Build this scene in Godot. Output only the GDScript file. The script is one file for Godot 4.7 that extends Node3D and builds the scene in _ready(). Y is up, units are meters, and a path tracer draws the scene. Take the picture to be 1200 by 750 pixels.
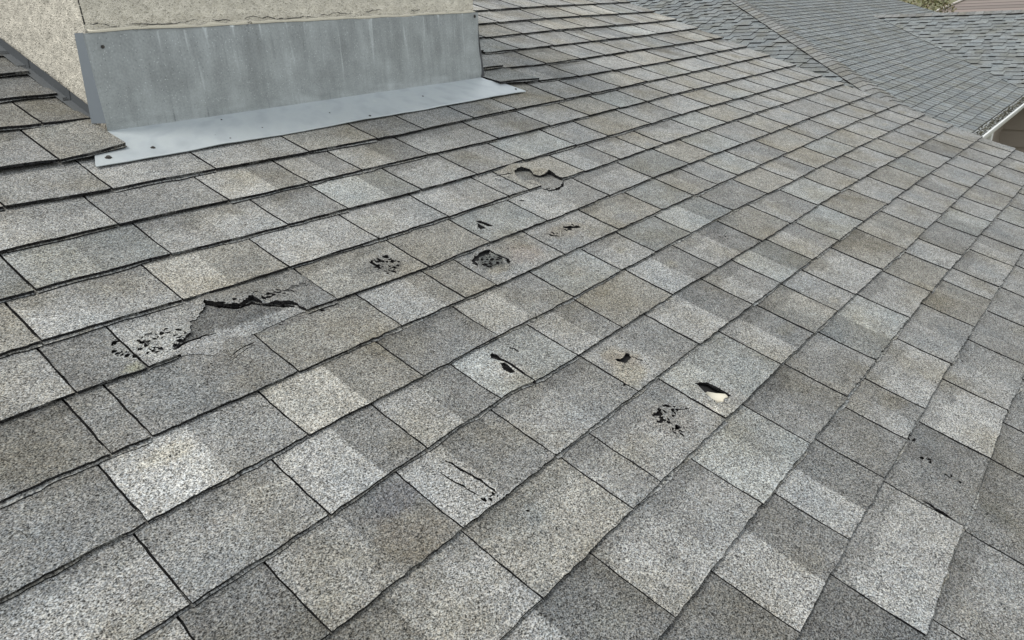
extends Node3D
# A weathered shingle roof seen from a low standing point near its rake, a stucco chimney with metal flashing above,
# a neighbouring house with hipped and valleyed roofs to the right. Metres; the roof frame is (u along the courses, v up the slope, w off it).

const PITCH := 0.32175            # 4 in 12
const BAREMEAN := 0.46            # mean of the granule texture
var S := sin(PITCH)
var C := cos(PITCH)
var rng := RandomNumberGenerator.new()
var wobble := FastNoiseLite.new()
var blotch := FastNoiseLite.new()
var M := {}

# ------------------------------------------------------------------ mesh collecting
class Shape:
	var v := PackedVector3Array()
	var n := PackedVector3Array()
	var u := PackedVector2Array()
	var u2 := PackedVector2Array()
	var c := PackedColorArray()
	var i := PackedInt32Array()
	func vert(p: Vector3, nn: Vector3, uv: Vector2, col: Color, uv2 := Vector2.ZERO) -> int:
		v.append(p); n.append(nn); u.append(uv); c.append(col); u2.append(uv2)
		return v.size() - 1
	func tri(a: int, b: int, d: int) -> void:      # a b d counter-clockwise seen from outside
		i.append(a); i.append(d); i.append(b)
	func quad(a: Vector3, b: Vector3, d: Vector3, e: Vector3, col: Color, k := 1.0) -> void:  # counter-clockwise from outside
		var nn := (b - a).cross(e - a)
		if nn.length_squared() < 1e-16: nn = (d - b).cross(e - b)
		nn = nn.normalized()
		var w := (b - a).length() * k
		var h := (e - a).length() * k
		var o := Vector2(a.x + a.y * .37, a.z - a.y * .71) * k
		var p := vert(a, nn, o, col, o)
		vert(b, nn, o + Vector2(w, 0), col, o); vert(d, nn, o + Vector2(w, h), col, o); vert(e, nn, o + Vector2(0, h), col, o)
		tri(p, p + 1, p + 2); tri(p, p + 2, p + 3)
	func box(o: Vector3, x: Vector3, y: Vector3, z: Vector3, col: Color) -> void:  # o = corner; x, y, z right-handed edges
		quad(o, o + y, o + x + y, o + x, col); quad(o + z, o + x + z, o + x + y + z, o + y + z, col)
		quad(o, o + x, o + x + z, o + z, col); quad(o + y, o + y + z, o + x + y + z, o + x + y, col)
		quad(o, o + z, o + y + z, o + y, col); quad(o + x, o + x + y, o + x + y + z, o + x + z, col)
	func mesh() -> ArrayMesh:
		var a := []
		a.resize(Mesh.ARRAY_MAX)
		a[Mesh.ARRAY_VERTEX] = v; a[Mesh.ARRAY_NORMAL] = n; a[Mesh.ARRAY_TEX_UV] = u; a[Mesh.ARRAY_TEX_UV2] = u2
		a[Mesh.ARRAY_COLOR] = c; a[Mesh.ARRAY_INDEX] = i
		var m := ArrayMesh.new()
		m.add_surface_from_arrays(Mesh.PRIMITIVE_TRIANGLES, a)
		return m

func put(called: String, shape, material: Material, parent: Node = self) -> MeshInstance3D:
	var o := MeshInstance3D.new()
	o.name = called
	o.mesh = shape.mesh() if shape is Shape else shape
	o.material_override = material
	parent.add_child(o, true)
	return o

func thing(called: String, label: String, category: String, at := Vector3.ZERO, group := "") -> Node3D:
	var o := Node3D.new()
	o.name = called
	add_child(o, true)
	o.position = at
	o.set_meta("label", label); o.set_meta("category", category)
	if group: o.set_meta("group", group)
	return o

func R(u: float, v: float, w := 0.0) -> Vector3:     # roof frame to world
	return Vector3(u, v * S + w * C, -v * C + w * S)

# ------------------------------------------------------------------ materials
func noise_image(size: int, seed_: int, lo := 0.0, hi := 1.0) -> PackedFloat32Array:
	var g := RandomNumberGenerator.new()
	g.seed = seed_
	var a := PackedFloat32Array()
	a.resize(size * size)
	for k in a.size(): a[k] = lerpf(lo, hi, g.randf())
	return a

func spread(a: PackedFloat32Array, size: int, to: int) -> PackedFloat32Array:    # smooth enlargement that tiles
	var b := PackedFloat32Array()
	b.resize(to * to)
	var k := float(size) / to
	for y in to:
		var fy := y * k
		var y0 := int(fy)
		var ty := fy - y0
		ty = ty * ty * (3.0 - 2.0 * ty)
		var r0 := y0 * size
		var r1 := ((y0 + 1) % size) * size
		for x in to:
			var fx := x * k
			var x0 := int(fx)
			var tx := fx - x0
			var x1 := (x0 + 1) % size
			b[y * to + x] = lerpf(lerpf(a[r0 + x0], a[r0 + x1], tx), lerpf(a[r1 + x0], a[r1 + x1], tx), ty)
	return b

func tex(im: Image) -> ImageTexture:
	im.generate_mipmaps()
	return ImageTexture.create_from_image(im)

func granules(seed_: int, contrast: float) -> Array:
	var n := 1024                                            # .8 m of shingle
	var a := noise_image(n, seed_)
	var b := spread(noise_image(512, seed_ + 1), 512, n)
	var d := spread(noise_image(330, seed_ + 2), 330, n)
	var e := spread(noise_image(40, seed_ + 3), 40, n)
	var hue := spread(noise_image(340, seed_ + 4), 340, n)
	var bytes := PackedByteArray()
	bytes.resize(n * n * 3)
	var hb := PackedByteArray()
	hb.resize(n * n)
	for k in n * n:
		var g := (a[k] - .5) * .8 + (b[k] - .5) * 2.2 + (d[k] - .5) * 1.0 + (e[k] - .5) * .3
		var lum := BAREMEAN * exp(contrast * g)
		if b[k] + d[k] * .55 < .42: lum *= .38                # bare asphalt between the granules
		elif b[k] > .82: lum *= 1.15                          # pale chips
		lum = clampf(lum, .015, 1.0)
		var h := (hue[k] - .5) * .12
		var sr := pow(lum * (1.0 + h), 1 / 2.2)
		var sg := pow(lum * (1.0 + h * .15), 1 / 2.2)
		var sb := pow(lum * (1.0 - h), 1 / 2.2)
		bytes[k * 3] = int(clampf(sr * 255, 0, 255)); bytes[k * 3 + 1] = int(clampf(sg * 255, 0, 255)); bytes[k * 3 + 2] = int(clampf(sb * 255, 0, 255))
		hb[k] = int(clampf(128 + g * 80, 0, 255))
	var im := Image.create_from_data(n, n, false, Image.FORMAT_RGB8, bytes)
	var hi := Image.create_from_data(n, n, false, Image.FORMAT_L8, hb)
	hi.convert(Image.FORMAT_RGBA8)
	hi.bump_map_to_normal_map(5.0)
	return [tex(im), tex(hi)]

func blotches(seed_: int, freq: float, stops: Array) -> ImageTexture:    # stops: [value, Color]; soft stains that tile
	var n := 512
	var f := FastNoiseLite.new()
	f.seed = seed_; f.frequency = freq; f.fractal_octaves = 5
	var src := f.get_seamless_image(n, n)
	var im := Image.create(n, n, false, Image.FORMAT_RGB8)
	for y in n:
		for x in n:
			var t := src.get_pixel(x, y).r
			var k := 0
			while k < stops.size() - 2 and t > stops[k + 1][0]: k += 1
			var f2 := clampf((t - stops[k][0]) / (stops[k + 1][0] - stops[k][0]), 0, 1)
			im.set_pixel(x, y, (stops[k][1] as Color).lerp(stops[k + 1][1], f2))
	return tex(im)

func plain(col: Color, rough := .8, metal := 0.0) -> StandardMaterial3D:
	var m := StandardMaterial3D.new()
	m.albedo_color = col
	m.roughness = rough
	m.metallic = metal
	m.vertex_color_use_as_albedo = true
	return m

func make_materials() -> void:
	var stain := blotches(11, .012, [[.0, Color(.90, .88, .83)], [.28, Color(.95, .94, .915)], [.45, Color(.975, .973, .965)], [.6, Color(.99, .99, .985)], [.8, Color(.955, .965, .97)], [1.0, Color(.91, .925, .94)]])
	for k in 3:
		var g := granules(100 + k * 10, .88)
		var m := plain(Color.WHITE, .93)
		m.albedo_texture = g[0]
		m.normal_enabled = true
		m.normal_texture = g[1]
		m.normal_scale = .8
		m.metallic_specular = .25
		m.detail_enabled = true
		m.detail_albedo = stain
		m.detail_blend_mode = BaseMaterial3D.BLEND_MODE_MUL
		m.detail_uv_layer = BaseMaterial3D.DETAIL_UV_2
		M["shingle%d" % k] = m
	M.asphalt = plain(Color(.13, .13, .135), .9)
	M.felt = plain(Color(.10, .10, .105), .95)
	# galvanised sheet: run-down streaks, white bloom, dull blotches
	var w := 1024
	var h := 256
	var f := FastNoiseLite.new()
	f.seed = 5; f.frequency = .012; f.fractal_octaves = 4
	var f2 := FastNoiseLite.new()
	f2.seed = 9; f2.frequency = .05; f2.fractal_octaves = 3
	var im := Image.create(w, h, false, Image.FORMAT_RGB8)
	for y in h:
		for x in w:
			var low := f.get_noise_2d(x, y * 1.3)
			var mid := f2.get_noise_2d(x * .6, y * .5 + 300)
			var run := f2.get_noise_2d(x * .8, y * .06) * (1.0 - .75 * y / h)
			var run2 := f2.get_noise_2d(x * 2.1 + 700, y * .05 + 90) * (.2 + .8 * y / h)
			var fine := f2.get_noise_2d(x * 4 + 60, y * 4)
			var l := .62 + .05 * y / h + low * .045 + mid * .02 + fine * .05 + f2.get_noise_2d(x * .30 + 40, y * .07) * .07 + f2.get_noise_2d(x * 1.3 + 400, y * .09) * .022
			l += maxf(run - .30, 0) * .75 - maxf(-run - .34, 0) * .35 - maxf(run2 - .36, 0) * .35
			var spot := f2.get_noise_2d(x * 9.0 + 20, y * 9.0 + 5)
			if spot > .62: l += .3                              # bird lime and lime run-off specks
			elif spot < -.64: l -= .22
			l = clampf(l, .2, .95)
			im.set_pixel(x, y, Color(l * .965, l * 1.0, l * 1.02))
	var z := plain(Color(1, 1, 1), .46, .55)
	z.albedo_texture = tex(im)
	M.zinc = z
	var z2 := plain(Color(1, 1, 1), .45, .3)
	z2.albedo_texture = blotches(44, .02, [[.0, Color(.66, .69, .71)], [.4, Color(.70, .73, .75)], [.6, Color(.72, .75, .765)], [.8, Color(.71, .74, .755)], [1.0, Color(.76, .785, .79)]])
	M.apron = z2
	var zd := plain(Color(.62, .645, .665), .55, .25)
	M.zinc_plain = zd
	M.rust = plain(Color(.30, .29, .28), .6, .6)
	# stucco: worm-tracked dash coat
	var sf := FastNoiseLite.new()
	sf.seed = 21; sf.frequency = .045; sf.fractal_octaves = 3; sf.fractal_type = FastNoiseLite.FRACTAL_RIDGED
	var ridge := sf.get_seamless_image(512, 512)
	var sf2 := FastNoiseLite.new()
	sf2.seed = 22; sf2.frequency = .16; sf2.fractal_octaves = 3
	var grain := sf2.get_seamless_image(512, 512)
	var sf3 := FastNoiseLite.new()
	sf3.seed = 23; sf3.frequency = .01
	var soft := sf3.get_seamless_image(512, 512)
	var sc := Image.create(512, 512, false, Image.FORMAT_RGB8)
	var sh := Image.create(512, 512, false, Image.FORMAT_RGBA8)
	for y in 512:
		for x in 512:
			var a := ridge.get_pixel(x, y).r
			var b := grain.get_pixel(x, y).r
			var d := soft.get_pixel(x, y).r
			var hgt := clampf(.55 * smoothstep(.15, .6, a) + .45 * b, 0, 1)
			var t := .90 + .16 * (b - .5) + .12 * (d - .5) - .25 * smoothstep(.22, .06, a)
			sc.set_pixel(x, y, Color(t * .985, t * .962, t * .905))
			sh.set_pixel(x, y, Color(hgt, hgt, hgt))
	sh.bump_map_to_normal_map(14.0)
	var st := plain(Color(1, 1, 1), .95)
	st.albedo_texture = tex(sc)
	st.normal_enabled = true
	st.normal_texture = tex(sh)
	st.normal_scale = 1.0
	st.uv1_triplanar = true
	st.uv1_world_triplanar = true
	st.uv1_scale = Vector3(3.2, 3.2, 3.2)
	st.metallic_specular = .2
	M.stucco = st
	M.caulk = plain(Color(.80, .78, .72), .7)
	M.white = plain(Color(.88, .89, .89), .45)
	M.siding = plain(Color(.60, .565, .53), .75)
	M.trim = plain(Color(.55, .54, .52), .7)
	var gm := plain(Color.WHITE, 1.0)
	gm.albedo_texture = blotches(31, .02, [[.0, Color(.33, .31, .23)], [.4, Color(.40, .38, .27)], [.6, Color(.36, .39, .24)], [1.0, Color(.48, .44, .34)]])
	gm.uv1_triplanar = true
	gm.uv1_world_triplanar = true
	gm.uv1_scale = Vector3(.15, .15, .15)
	M.ground = gm
	var lf := plain(Color.WHITE, .8)
	lf.backlight_enabled = true
	lf.backlight = Color(.12, .12, .05)
	M.leaf = lf

# ------------------------------------------------------------------ the shingled roof
var lines := {}          # course line n -> knots (u, v), as the courses wander
var tones := {}

func line_v(n: int, u: float) -> float:
	if not lines.has(n):
		return -.194 + n * .143 if n < 0 else 2.63 + (n - 18) * .19
	var k: PackedVector2Array = lines[n]
	if u <= k[0].x: return k[0].y
	for j in k.size() - 1:
		if u < k[j + 1].x:
			var t := (u - k[j].x) / (k[j + 1].x - k[j].x)
			t = lerpf(t, t * t * (3 - 2 * t), .5)
			return lerpf(k[j].y, k[j + 1].y, t)
	return k[k.size() - 1].y

func tone_color(t: float, tint := Color(.988, 1, .99)) -> Color:
	var l := .147 * pow(2.32, (t - 3.0) / 5.0) / BAREMEAN
	return Color(l * tint.r, l * tint.g, l * tint.b)

class Tab:
	var n := 0
	var u0 := 0.0
	var u1 := 0.0
	var split := -1.0
	var ta := 5.0
	var tb := 5.0
	var top := false
	var tint := Color(.988, 1, .99)
	var seed_ := 0
	var off := Vector2.ZERO
	var lift := 0.0
	var curl := 0.0
	var tilt := 0.0
	var reach := 1.22
	var holes: Array = []
	var bumps: Array = []      # Vector4(u, v, radius, height)
	var stains: Array = []     # [u, v, ru, rv, Color, strength, tone shift]
	var ledge := true
	var under := 0
	var lap := 1.5
	var base := 0.0
	var ramp := 0.0

func butt(t: Tab, u: float) -> float:
	return line_v(t.n, u) + wobble.get_noise_2d(u * 34, t.n * 37.0) * .0022 + wobble.get_noise_2d(u * 260, t.n * 31.0 + 500) * .0028 + t.tilt * (u - (t.u0 + t.u1) * .5)

func top_v(t: Tab, u: float) -> float:
	return line_v(t.n + 1, u)

func height(t: Tab, u: float, v: float) -> float:
	var vb := line_v(t.n, u)
	var k := (v - vb) / maxf(.05, top_v(t, u) - vb)
	var kc := 1.0 - clampf(k, -.05, 1.0)
	var w := lerpf(.0022, .0084 + clampf((t.n - 6) * .0005, 0, .0036), kc * (.35 + .65 * kc)) if k < 1 else lerpf(.0022, .0012, clampf((k - 1) * 2, 0, 1))
	var e := clampf(1 - k, 0, 1)
	w += t.base + t.ramp * (u - t.u0) + t.lift * e + t.curl * e * e * e * (.4 + wobble.get_noise_2d(u * 12, t.n * 51.0 + 90))
	for b in t.bumps:
		var q: float = Vector2(u - b.x, v - b.y).length_squared() / (b.z * b.z)
		if q < 4: w += b.w * exp(-q * 1.6)
	return w

func shade(t: Tab, u: float, v: float) -> Color:
	var vb := line_v(t.n, u)
	var k := (v - vb) / maxf(.05, top_v(t, u) - vb)
	var f := (u - t.u0) / (t.u1 - t.u0)
	var q := t.ta if t.split < 0 or f < t.split else t.tb
	if t.top and k > .74 + wobble.get_noise_2d(u * 24, v * 24 + t.seed_) * .09: q -= 1.6
	elif k > .9: q -= .5
	if t.under > 0: q = (6.4 if v < under_edge(u) else 2.3)
	elif k > 1.19: q = t.lap
	q += wobble.get_noise_2d(u * 11 + t.seed_, v * 11) * 1.1 + wobble.get_noise_2d(u * 45, v * 45) * .55
	var tint := t.tint
	for s in t.stains:
		var d: float = Vector2((u - s[0]) / s[2], (v - s[1]) / s[3]).length() + wobble.get_noise_2d(u * 60, v * 60) * .35
		var a: float = clampf((1.15 - d) * 2.2, 0, 1) * s[5]
		if a > 0:
			tint = tint.lerp(s[4], a)
			q += s[6] * a
	return tone_color(q, tint)

func under_edge(u: float) -> float:       # where the torn-off tab's cover ended on the layer below
	return lerpf(.980, .986, clampf((u - .48) / .06, 0, 1)) - .008 * clampf((u - .55) / .15, 0, 1) + wobble.get_noise_1d(u * 90) * .006

func place(sh: Shape, t: Tab, u: float, v: float, col: Color) -> int:
	var w := height(t, u, v)
	var e := .004
	var nn := Vector3(-(height(t, u + e, v) - w) / e, -(height(t, u, v + e) - w) / e, 1).normalized()
	return sh.vert(R(u, v, w), R(nn.x, nn.y, nn.z), (Vector2(u, v) + t.off) / .64, col, Vector2(u, v) / 1.9)

func build_tab(t: Tab, parent: Node, gap: float) -> void:
	var sh := Shape.new()
	var a := t.u0 + gap * .5
	var b := t.u1 - gap * .5
	var damaged := t.holes.size() > 0 or t.bumps.size() > 0 or t.stains.size() > 0
	var us: Array[float] = []
	var step := .010 if damaged else clampf(.009 + .010 * t.n / 6.0, .009, .05)
	var cnt := maxi(3, int((b - a) / step))
	for k in cnt + 1: us.append(lerpf(a, b, float(k) / cnt))
	if t.split > 0:
		var m := lerpf(t.u0, t.u1, t.split)
		us.append(m - .0025); us.append(m + .0025)
		us.sort()
	var ks: Array[float] = [0.0, .06]
	if damaged:
		var rows := 14
		for k in rows: ks.append(.06 + (1.0 - .06) * (k + 1) / rows)
		ks.append(1.17); ks.append(1.2)
		var r := 1.26
		while r < t.reach: ks.append(r); r += .08
	else:
		ks.append_array([.2, .36, .52, .66, .72, .76, .89, .92, 1.17, 1.2, t.reach] if t.n < 8 else [.4, .72, .78, .9, 1.0, t.reach])
	var grid := []
	for j in ks.size():
		var row := []
		for u in us:
			var vb := butt(t, u)
			var x: float = u
			if not t.under and (u == us[0] or u == us[us.size() - 1]):
				x += wobble.get_noise_2d(ks[j] * 9 + t.n * 7.0, u * 90) * (.0022 if u == us[0] else .0016)
			row.append(Vector2(x, vb + (top_v(t, u) - vb) * ks[j]))
		grid.append(row)
	var dark := Color(.05, .05, .052)
	if not damaged:
		var ids := []
		for j in ks.size():
			var r := []
			for p in grid[j]: r.append(place(sh, t, p.x, p.y, shade(t, p.x, p.y)))
			ids.append(r)
		for j in ks.size() - 1:
			for k in us.size() - 1:
				sh.tri(ids[j][k], ids[j][k + 1], ids[j + 1][k + 1]); sh.tri(ids[j][k], ids[j + 1][k + 1], ids[j + 1][k])
	else:
		var boxes := []
		for hpoly in t.holes:
			var bb := Rect2(hpoly[0], Vector2.ZERO)
			for p in hpoly: bb = bb.expand(p)
			boxes.append(bb)
		for j in ks.size() - 1:
			for k in us.size() - 1:
				var cell := PackedVector2Array([grid[j][k], grid[j][k + 1], grid[j + 1][k + 1], grid[j + 1][k]])
				var cb := Rect2(cell[0], Vector2.ZERO).expand(cell[1]).expand(cell[2]).expand(cell[3])
				var pieces: Array = [cell]
				for q in t.holes.size():
					if not cb.intersects(boxes[q]): continue
					var next := []
					for pc in pieces:
						for res in Geometry2D.clip_polygons(pc, t.holes[q]):
							if not Geometry2D.is_polygon_clockwise(res): next.append(res)
					pieces = next
				for pc in pieces:
					if pc.size() < 3: continue
					var tr := PackedInt32Array([0, 1, 2, 0, 2, 3]) if pc.size() == 4 and pieces.size() == 1 and pc == cell else Geometry2D.triangulate_polygon(pc)
					if tr.is_empty(): continue
					var first := sh.v.size()
					for p in pc: place(sh, t, p.x, p.y, shade(t, p.x, p.y))
					for x in range(0, tr.size(), 3):
						var p0: Vector2 = pc[tr[x]]
						var cr: float = (pc[tr[x + 1]] - p0).cross(pc[tr[x + 2]] - p0)
						if absf(cr) < 1e-10: continue
						if cr > 0: sh.tri(first + tr[x], first + tr[x + 1], first + tr[x + 2])
						else: sh.tri(first + tr[x], first + tr[x + 2], first + tr[x + 1])
		for hpoly in t.holes:                                    # torn edges: the black asphalt core
			for k in hpoly.size():
				var p: Vector2 = hpoly[k]
				var q: Vector2 = hpoly[(k + 1) % hpoly.size()]
				var mid := (p + q) * .5
				if mid.x < a or mid.x > b or mid.y < butt(t, mid.x) + .001: continue
				if mid.y > lerpf(butt(t, mid.x), top_v(t, mid.x), t.reach): continue
				var hp := height(t, p.x, p.y)
				var hq := height(t, q.x, q.y)
				var lo := minf(minf(hp, hq) - .004, .0032)
				sh.quad(R(p.x, p.y, lo), R(p.x, p.y, hp), R(q.x, q.y, hq), R(q.x, q.y, lo), dark)
	# butt and side faces, and the lower ply that peeps out beneath
	var th := .0042 + clampf((t.n - 6) * .0003, 0, .0022)
	for k in us.size() - 1:
		var p: Vector2 = grid[0][k]
		var q: Vector2 = grid[0][k + 1]
		var m := (p + q) * .5 + Vector2(0, .002)
		var gone := false
		for hpoly in t.holes:
			if Geometry2D.is_point_in_polygon(m, hpoly): gone = true
		if gone: continue
		var hp := height(t, p.x, p.y)
		var hq := height(t, q.x, q.y)
		var clad := clampf(wobble.get_noise_2d(p.x * 30, t.n * 13.0 + 7) * 2.2 - .25, 0, .7)
		sh.quad(R(p.x, p.y, hp - th), R(q.x, q.y, hq - th), R(q.x, q.y, hq), R(p.x, p.y, hp), dark.lerp(tone_color(4.0), clad))
		if t.ledge:
			var dp := maxf(0, .0032 + wobble.get_noise_2d(p.x * 16 + 40, t.n * 77.0) * .0085)
			var dq := maxf(0, .0032 + wobble.get_noise_2d(q.x * 16 + 40, t.n * 77.0) * .0085)
			if dp + dq > .001:
				var lc := tone_color(6.0)
				sh.quad(R(p.x, p.y - dp, hp - th - .0012), R(q.x, q.y - dq, hq - th - .0012), R(q.x, q.y + .004, hq - th - .0006), R(p.x, p.y + .004, hp - th - .0006), lc)
				sh.quad(R(p.x, p.y - dp, hp - th - .0035), R(q.x, q.y - dq, hq - th - .0035), R(q.x, q.y - dq, hq - th - .0012), R(p.x, p.y - dp, hp - th - .0012), dark)
	for j in ks.size() - 1:
		for s in 2:
			var p: Vector2 = grid[j][0 if s == 0 else us.size() - 1]
			var q: Vector2 = grid[j + 1][0 if s == 0 else us.size() - 1]
			var cut := false
			for hpoly in t.holes:
				if Geometry2D.is_point_in_polygon((p + q) * .5 + Vector2(.0005 if s == 0 else -.0005, 0), hpoly): cut = true
			if cut: continue
			var hp := height(t, p.x, p.y)
			var hq := height(t, q.x, q.y)
			if s == 0: sh.quad(R(q.x, q.y, hq - th), R(p.x, p.y, hp - th), R(p.x, p.y, hp), R(q.x, q.y, hq), dark)
			else: sh.quad(R(p.x, p.y, hp - th), R(q.x, q.y, hq - th), R(q.x, q.y, hq), R(p.x, p.y, hp), dark)
	put("exposed_underlayer" if t.under else "shingle", sh, M["shingle%d" % (t.seed_ % 3)], parent)

func ragged(p: PackedVector2Array, amp: float, cuts := 2) -> PackedVector2Array:
	var q := p
	for c in cuts:
		var o := PackedVector2Array()
		for k in q.size():
			var a := q[k]
			var b := q[(k + 1) % q.size()]
			o.append(a)
			var d := b - a
			if d.length() > .004: o.append((a + b) * .5 + Vector2(-d.y, d.x).normalized() * rng.randf_range(-1, 1) * minf(amp, d.length() * .22))
		q = o
		amp *= .6
	if Geometry2D.is_polygon_clockwise(q): q.reverse()
	return q

func mm(a: Array) -> PackedVector2Array:
	var o := PackedVector2Array()
	for k in range(0, a.size(), 2): o.append(Vector2(a[k], a[k + 1]) * .001)
	return o

func fleck(u: float, v: float, r: float, ang := 0.0, thin := .5) -> PackedVector2Array:
	var o := PackedVector2Array()
	for k in 7:
		var th := TAU * k / 7
		var p := Vector2(cos(th), sin(th) * thin) * r * rng.randf_range(.6, 1.2)
		o.append(Vector2(u, v) + p.rotated(ang))
	return o

func slit(pts: PackedVector2Array, wid: float) -> PackedVector2Array:      # a crack of varying width along a path
	var l := PackedVector2Array()
	var r := PackedVector2Array()
	var path := PackedVector2Array()
	for k in pts.size() - 1:
		for j in 4:
			var p := pts[k].lerp(pts[k + 1], j / 4.0)
			if path.size() > 0: p += Vector2(rng.randf_range(-1, 1), rng.randf_range(-1, 1)) * .0016
			path.append(p)
	path.append(pts[pts.size() - 1])
	for k in path.size():
		var d := (path[mini(k + 1, path.size() - 1)] - path[maxi(k - 1, 0)]).normalized()
		var e := minf(1.0, minf(k, path.size() - 1 - k) * .6 + .15)
		var s := Vector2(-d.y, d.x) * wid * .5 * e * rng.randf_range(.5, 1.2)
		l.append(path[k] + s); r.append(path[k] - s)
	r.reverse()
	l.append_array(r)
	if Geometry2D.is_polygon_clockwise(l): l.reverse()
	return l

func flecks(n: int, cu: float, cv: float, ru: float, rv: float, lo: float, hi: float, sd: int) -> Array:
	rng.seed = sd
	var o := []
	for k in n:
		var q := Vector2(rng.randf_range(-1, 1), rng.randf_range(-1, 1))
		if q.length() > 1: q = q.normalized() * rng.randf_range(.6, 1)
		o.append(ragged(fleck(cu + q.x * ru, cv + q.y * rv, rng.randf_range(lo, hi), rng.randf_range(0, PI), rng.randf_range(.35, .8)), .001, 1))
	return o

func merge(polys: Array) -> Array:           # overlapping holes become one outline
	var out: Array = []
	for p in polys:
		var cur: PackedVector2Array = p
		var again := true
		while again:
			again = false
			for k in out.size():
				var hit := Geometry2D.intersect_polygons(cur, out[k])
				if hit.size() > 0:
					var m := Geometry2D.merge_polygons(cur, out[k])
					var solid: Array = m.filter(func(x): return not Geometry2D.is_polygon_clockwise(x))
					if solid.size() == 1:
						cur = solid[0]
						out.remove_at(k)
						again = true
						break
		out.append(cur)
	return out

func damage(t: Tab) -> void:
	var m := (t.u0 + t.u1) * .5
	var key := "%d:%d" % [t.n, roundi(m * 100)]
	rng.seed = hash(key)
	var at := func(n: int, u: float) -> bool: return t.n == n and u > t.u0 and u < t.u1 and not t.under
	var brown := Color(1.05, .98, .84)
	var pale := Color(1.0, 1.02, 1.0)
	if at.call(8, .55):        # the big tear
		t.holes.append(ragged(mm([593,1075,591,1063,598,1055,608,1049,620,1038,635,1028,649,1029,661,1035,668,1034,670,1026,675,1019,673,1007,685,1002,698,996,711,987,724,977,725,963,728,938,722,900,652,890,561,890,494,890,473,930,477,970,478,981,494,984,505,989,525,1005,536,1022,538,1033,549,1032,562,1040,573,1048,584,1064]), .0035))
		t.holes.append_array(flecks(22, .735, 1.024, .062, .011, .003, .009, 81))
		t.holes.append_array(flecks(10, .66, 1.045, .05, .012, .002, .006, 88))
		t.holes.append(slit(mm([690,1030, 719,1027, 754,1025, 792,1020]), .004))
		t.holes.append_array(flecks(60, .472, 1.005, .040, .036, .0026, .0068, 83))
		t.bumps = [Vector4(.66, 1.045, .04, .014), Vector4(.60, 1.06, .035, .012), Vector4(.71, 1.0, .03, .009), Vector4(.50, 1.01, .035, .006)]
		t.stains.append([.475, 1.005, .055, .05, pale, .9, .5])
		t.stains.append([.74, 1.02, .075, .022, Color(1, 1, .98), .8, -1.0])
	if at.call(8, .37):
		t.holes.append_array(flecks(26, .42, 1.02, .022, .032, .0026, .0068, 84))
		t.holes.append(ragged(mm([440,985,470,960,520,985,520,930,440,930]), .003))
		t.stains.append([.44, 1.01, .05, .05, pale, .9, 1.3])
		t.stains.append([.40, .962, .02, .012, Color(1.05, 1.05, .78), .7, .6])
	if t.under:
		t.holes.append(ragged(mm([300,780, 300,958, 470,960, 500,947, 522,926, 543,932, 584,938, 606,941, 645,944, 700,948, 760,944, 900,944, 900,780]), .003))
		t.holes.append(ragged(slit(mm([597,1068, 606,1046, 635,1024, 661,1028, 672,1012, 698,990, 722,972]), .009), .002, 1))
		t.holes.append(slit(mm([470,976, 500,984, 535,984, 560,978]), .005))
		t.stains.append([.53, .955, .06, .03, Color(.97, .995, 1.02), .9, -.2])
	if at.call(7, .48):
		t.holes.append(slit(mm([600,920, 575,918, 545,908]), .0035))
		t.holes.append(slit(mm([590,912, 560,905, 530,895]), .002))
		t.holes.append_array(flecks(6, .505, .905, .014, .012, .002, .005, 72))
		t.holes.append_array(flecks(5, .508, .835, .018, .010, .0015, .003, 73))
		t.stains.append([.52, .895, .05, .03, Color(1.0, 1.0, .98), .8, -.9])
		t.stains.append([.51, .84, .03, .018, Color(1.01, 1.0, .95), .8, .9])
		t.bumps = [Vector4(.5, .90, .03, .004), Vector4(.57, .925, .04, .003)]
	if at.call(7, .73):
		t.holes.append_array(flecks(12, .73, .945, .07, .018, .0015, .0055, 74))
		t.stains.append([.72, .945, .09, .02, Color(1, .99, .96), .8, -.9])
	if at.call(8, .95):
		t.holes.append_array(flecks(34, .978, .995, .034, .026, .003, .0085, 85))
		t.holes.append_array(flecks(10, .985, 1.022, .034, .006, .004, .009, 86))
		t.holes.append_array(flecks(5, .962, .962, .016, .005, .004, .008, 87))
		t.stains.append([.975, .995, .08, .055, Color(1.01, 1, .95), .7, -.6])
		t.stains.append([.975, .998, .044, .034, Color(1, 1, .97), .9, -2.4])
		t.bumps = [Vector4(.978, .998, .032, -.0035)]
	if at.call(7, 1.25):
		t.holes.append(slit(mm([1158,884, 1166,906, 1194,915, 1238,917, 1236,898]), .012))
		t.holes.append(slit(mm([1238,900, 1246,866, 1232,848]), .010))
		t.holes.append_array(flecks(32, 1.205, .886, .034, .028, .003, .008, 70))
		t.stains.append([1.215, .88, .085, .055, Color(1.015, .995, .95), .7, -.7])
		t.stains.append([1.205, .885, .044, .034, Color(.97, 1.0, .97), 1.0, -4.2])
		t.holes.append_array(flecks(14, 1.20, .865, .045, .035, .0015, .004, 75))
		t.holes.append_array(flecks(6, 1.305, .90, .02, .008, .0015, .004, 76))
		t.stains.append([1.19, .845, .03, .02, brown, .8, .4])
		t.stains.append([1.31, .86, .05, .05, Color(1.05, .98, .95), .7, .2])
		t.bumps = [Vector4(1.22, .935, .03, .004), Vector4(1.205, .885, .03, -.005)]
	if at.call(8, 1.33):
		t.holes.append(mm([1316,1038,1328,1034,1333,1013,1337,994,1318,1000,1312,1021]))
		t.holes.append(mm([1309,1026,1306,1008,1310,994,1292,1000,1296,1014]))
		t.bumps = [Vector4(1.313, 1.012, .02, .004)]
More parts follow.
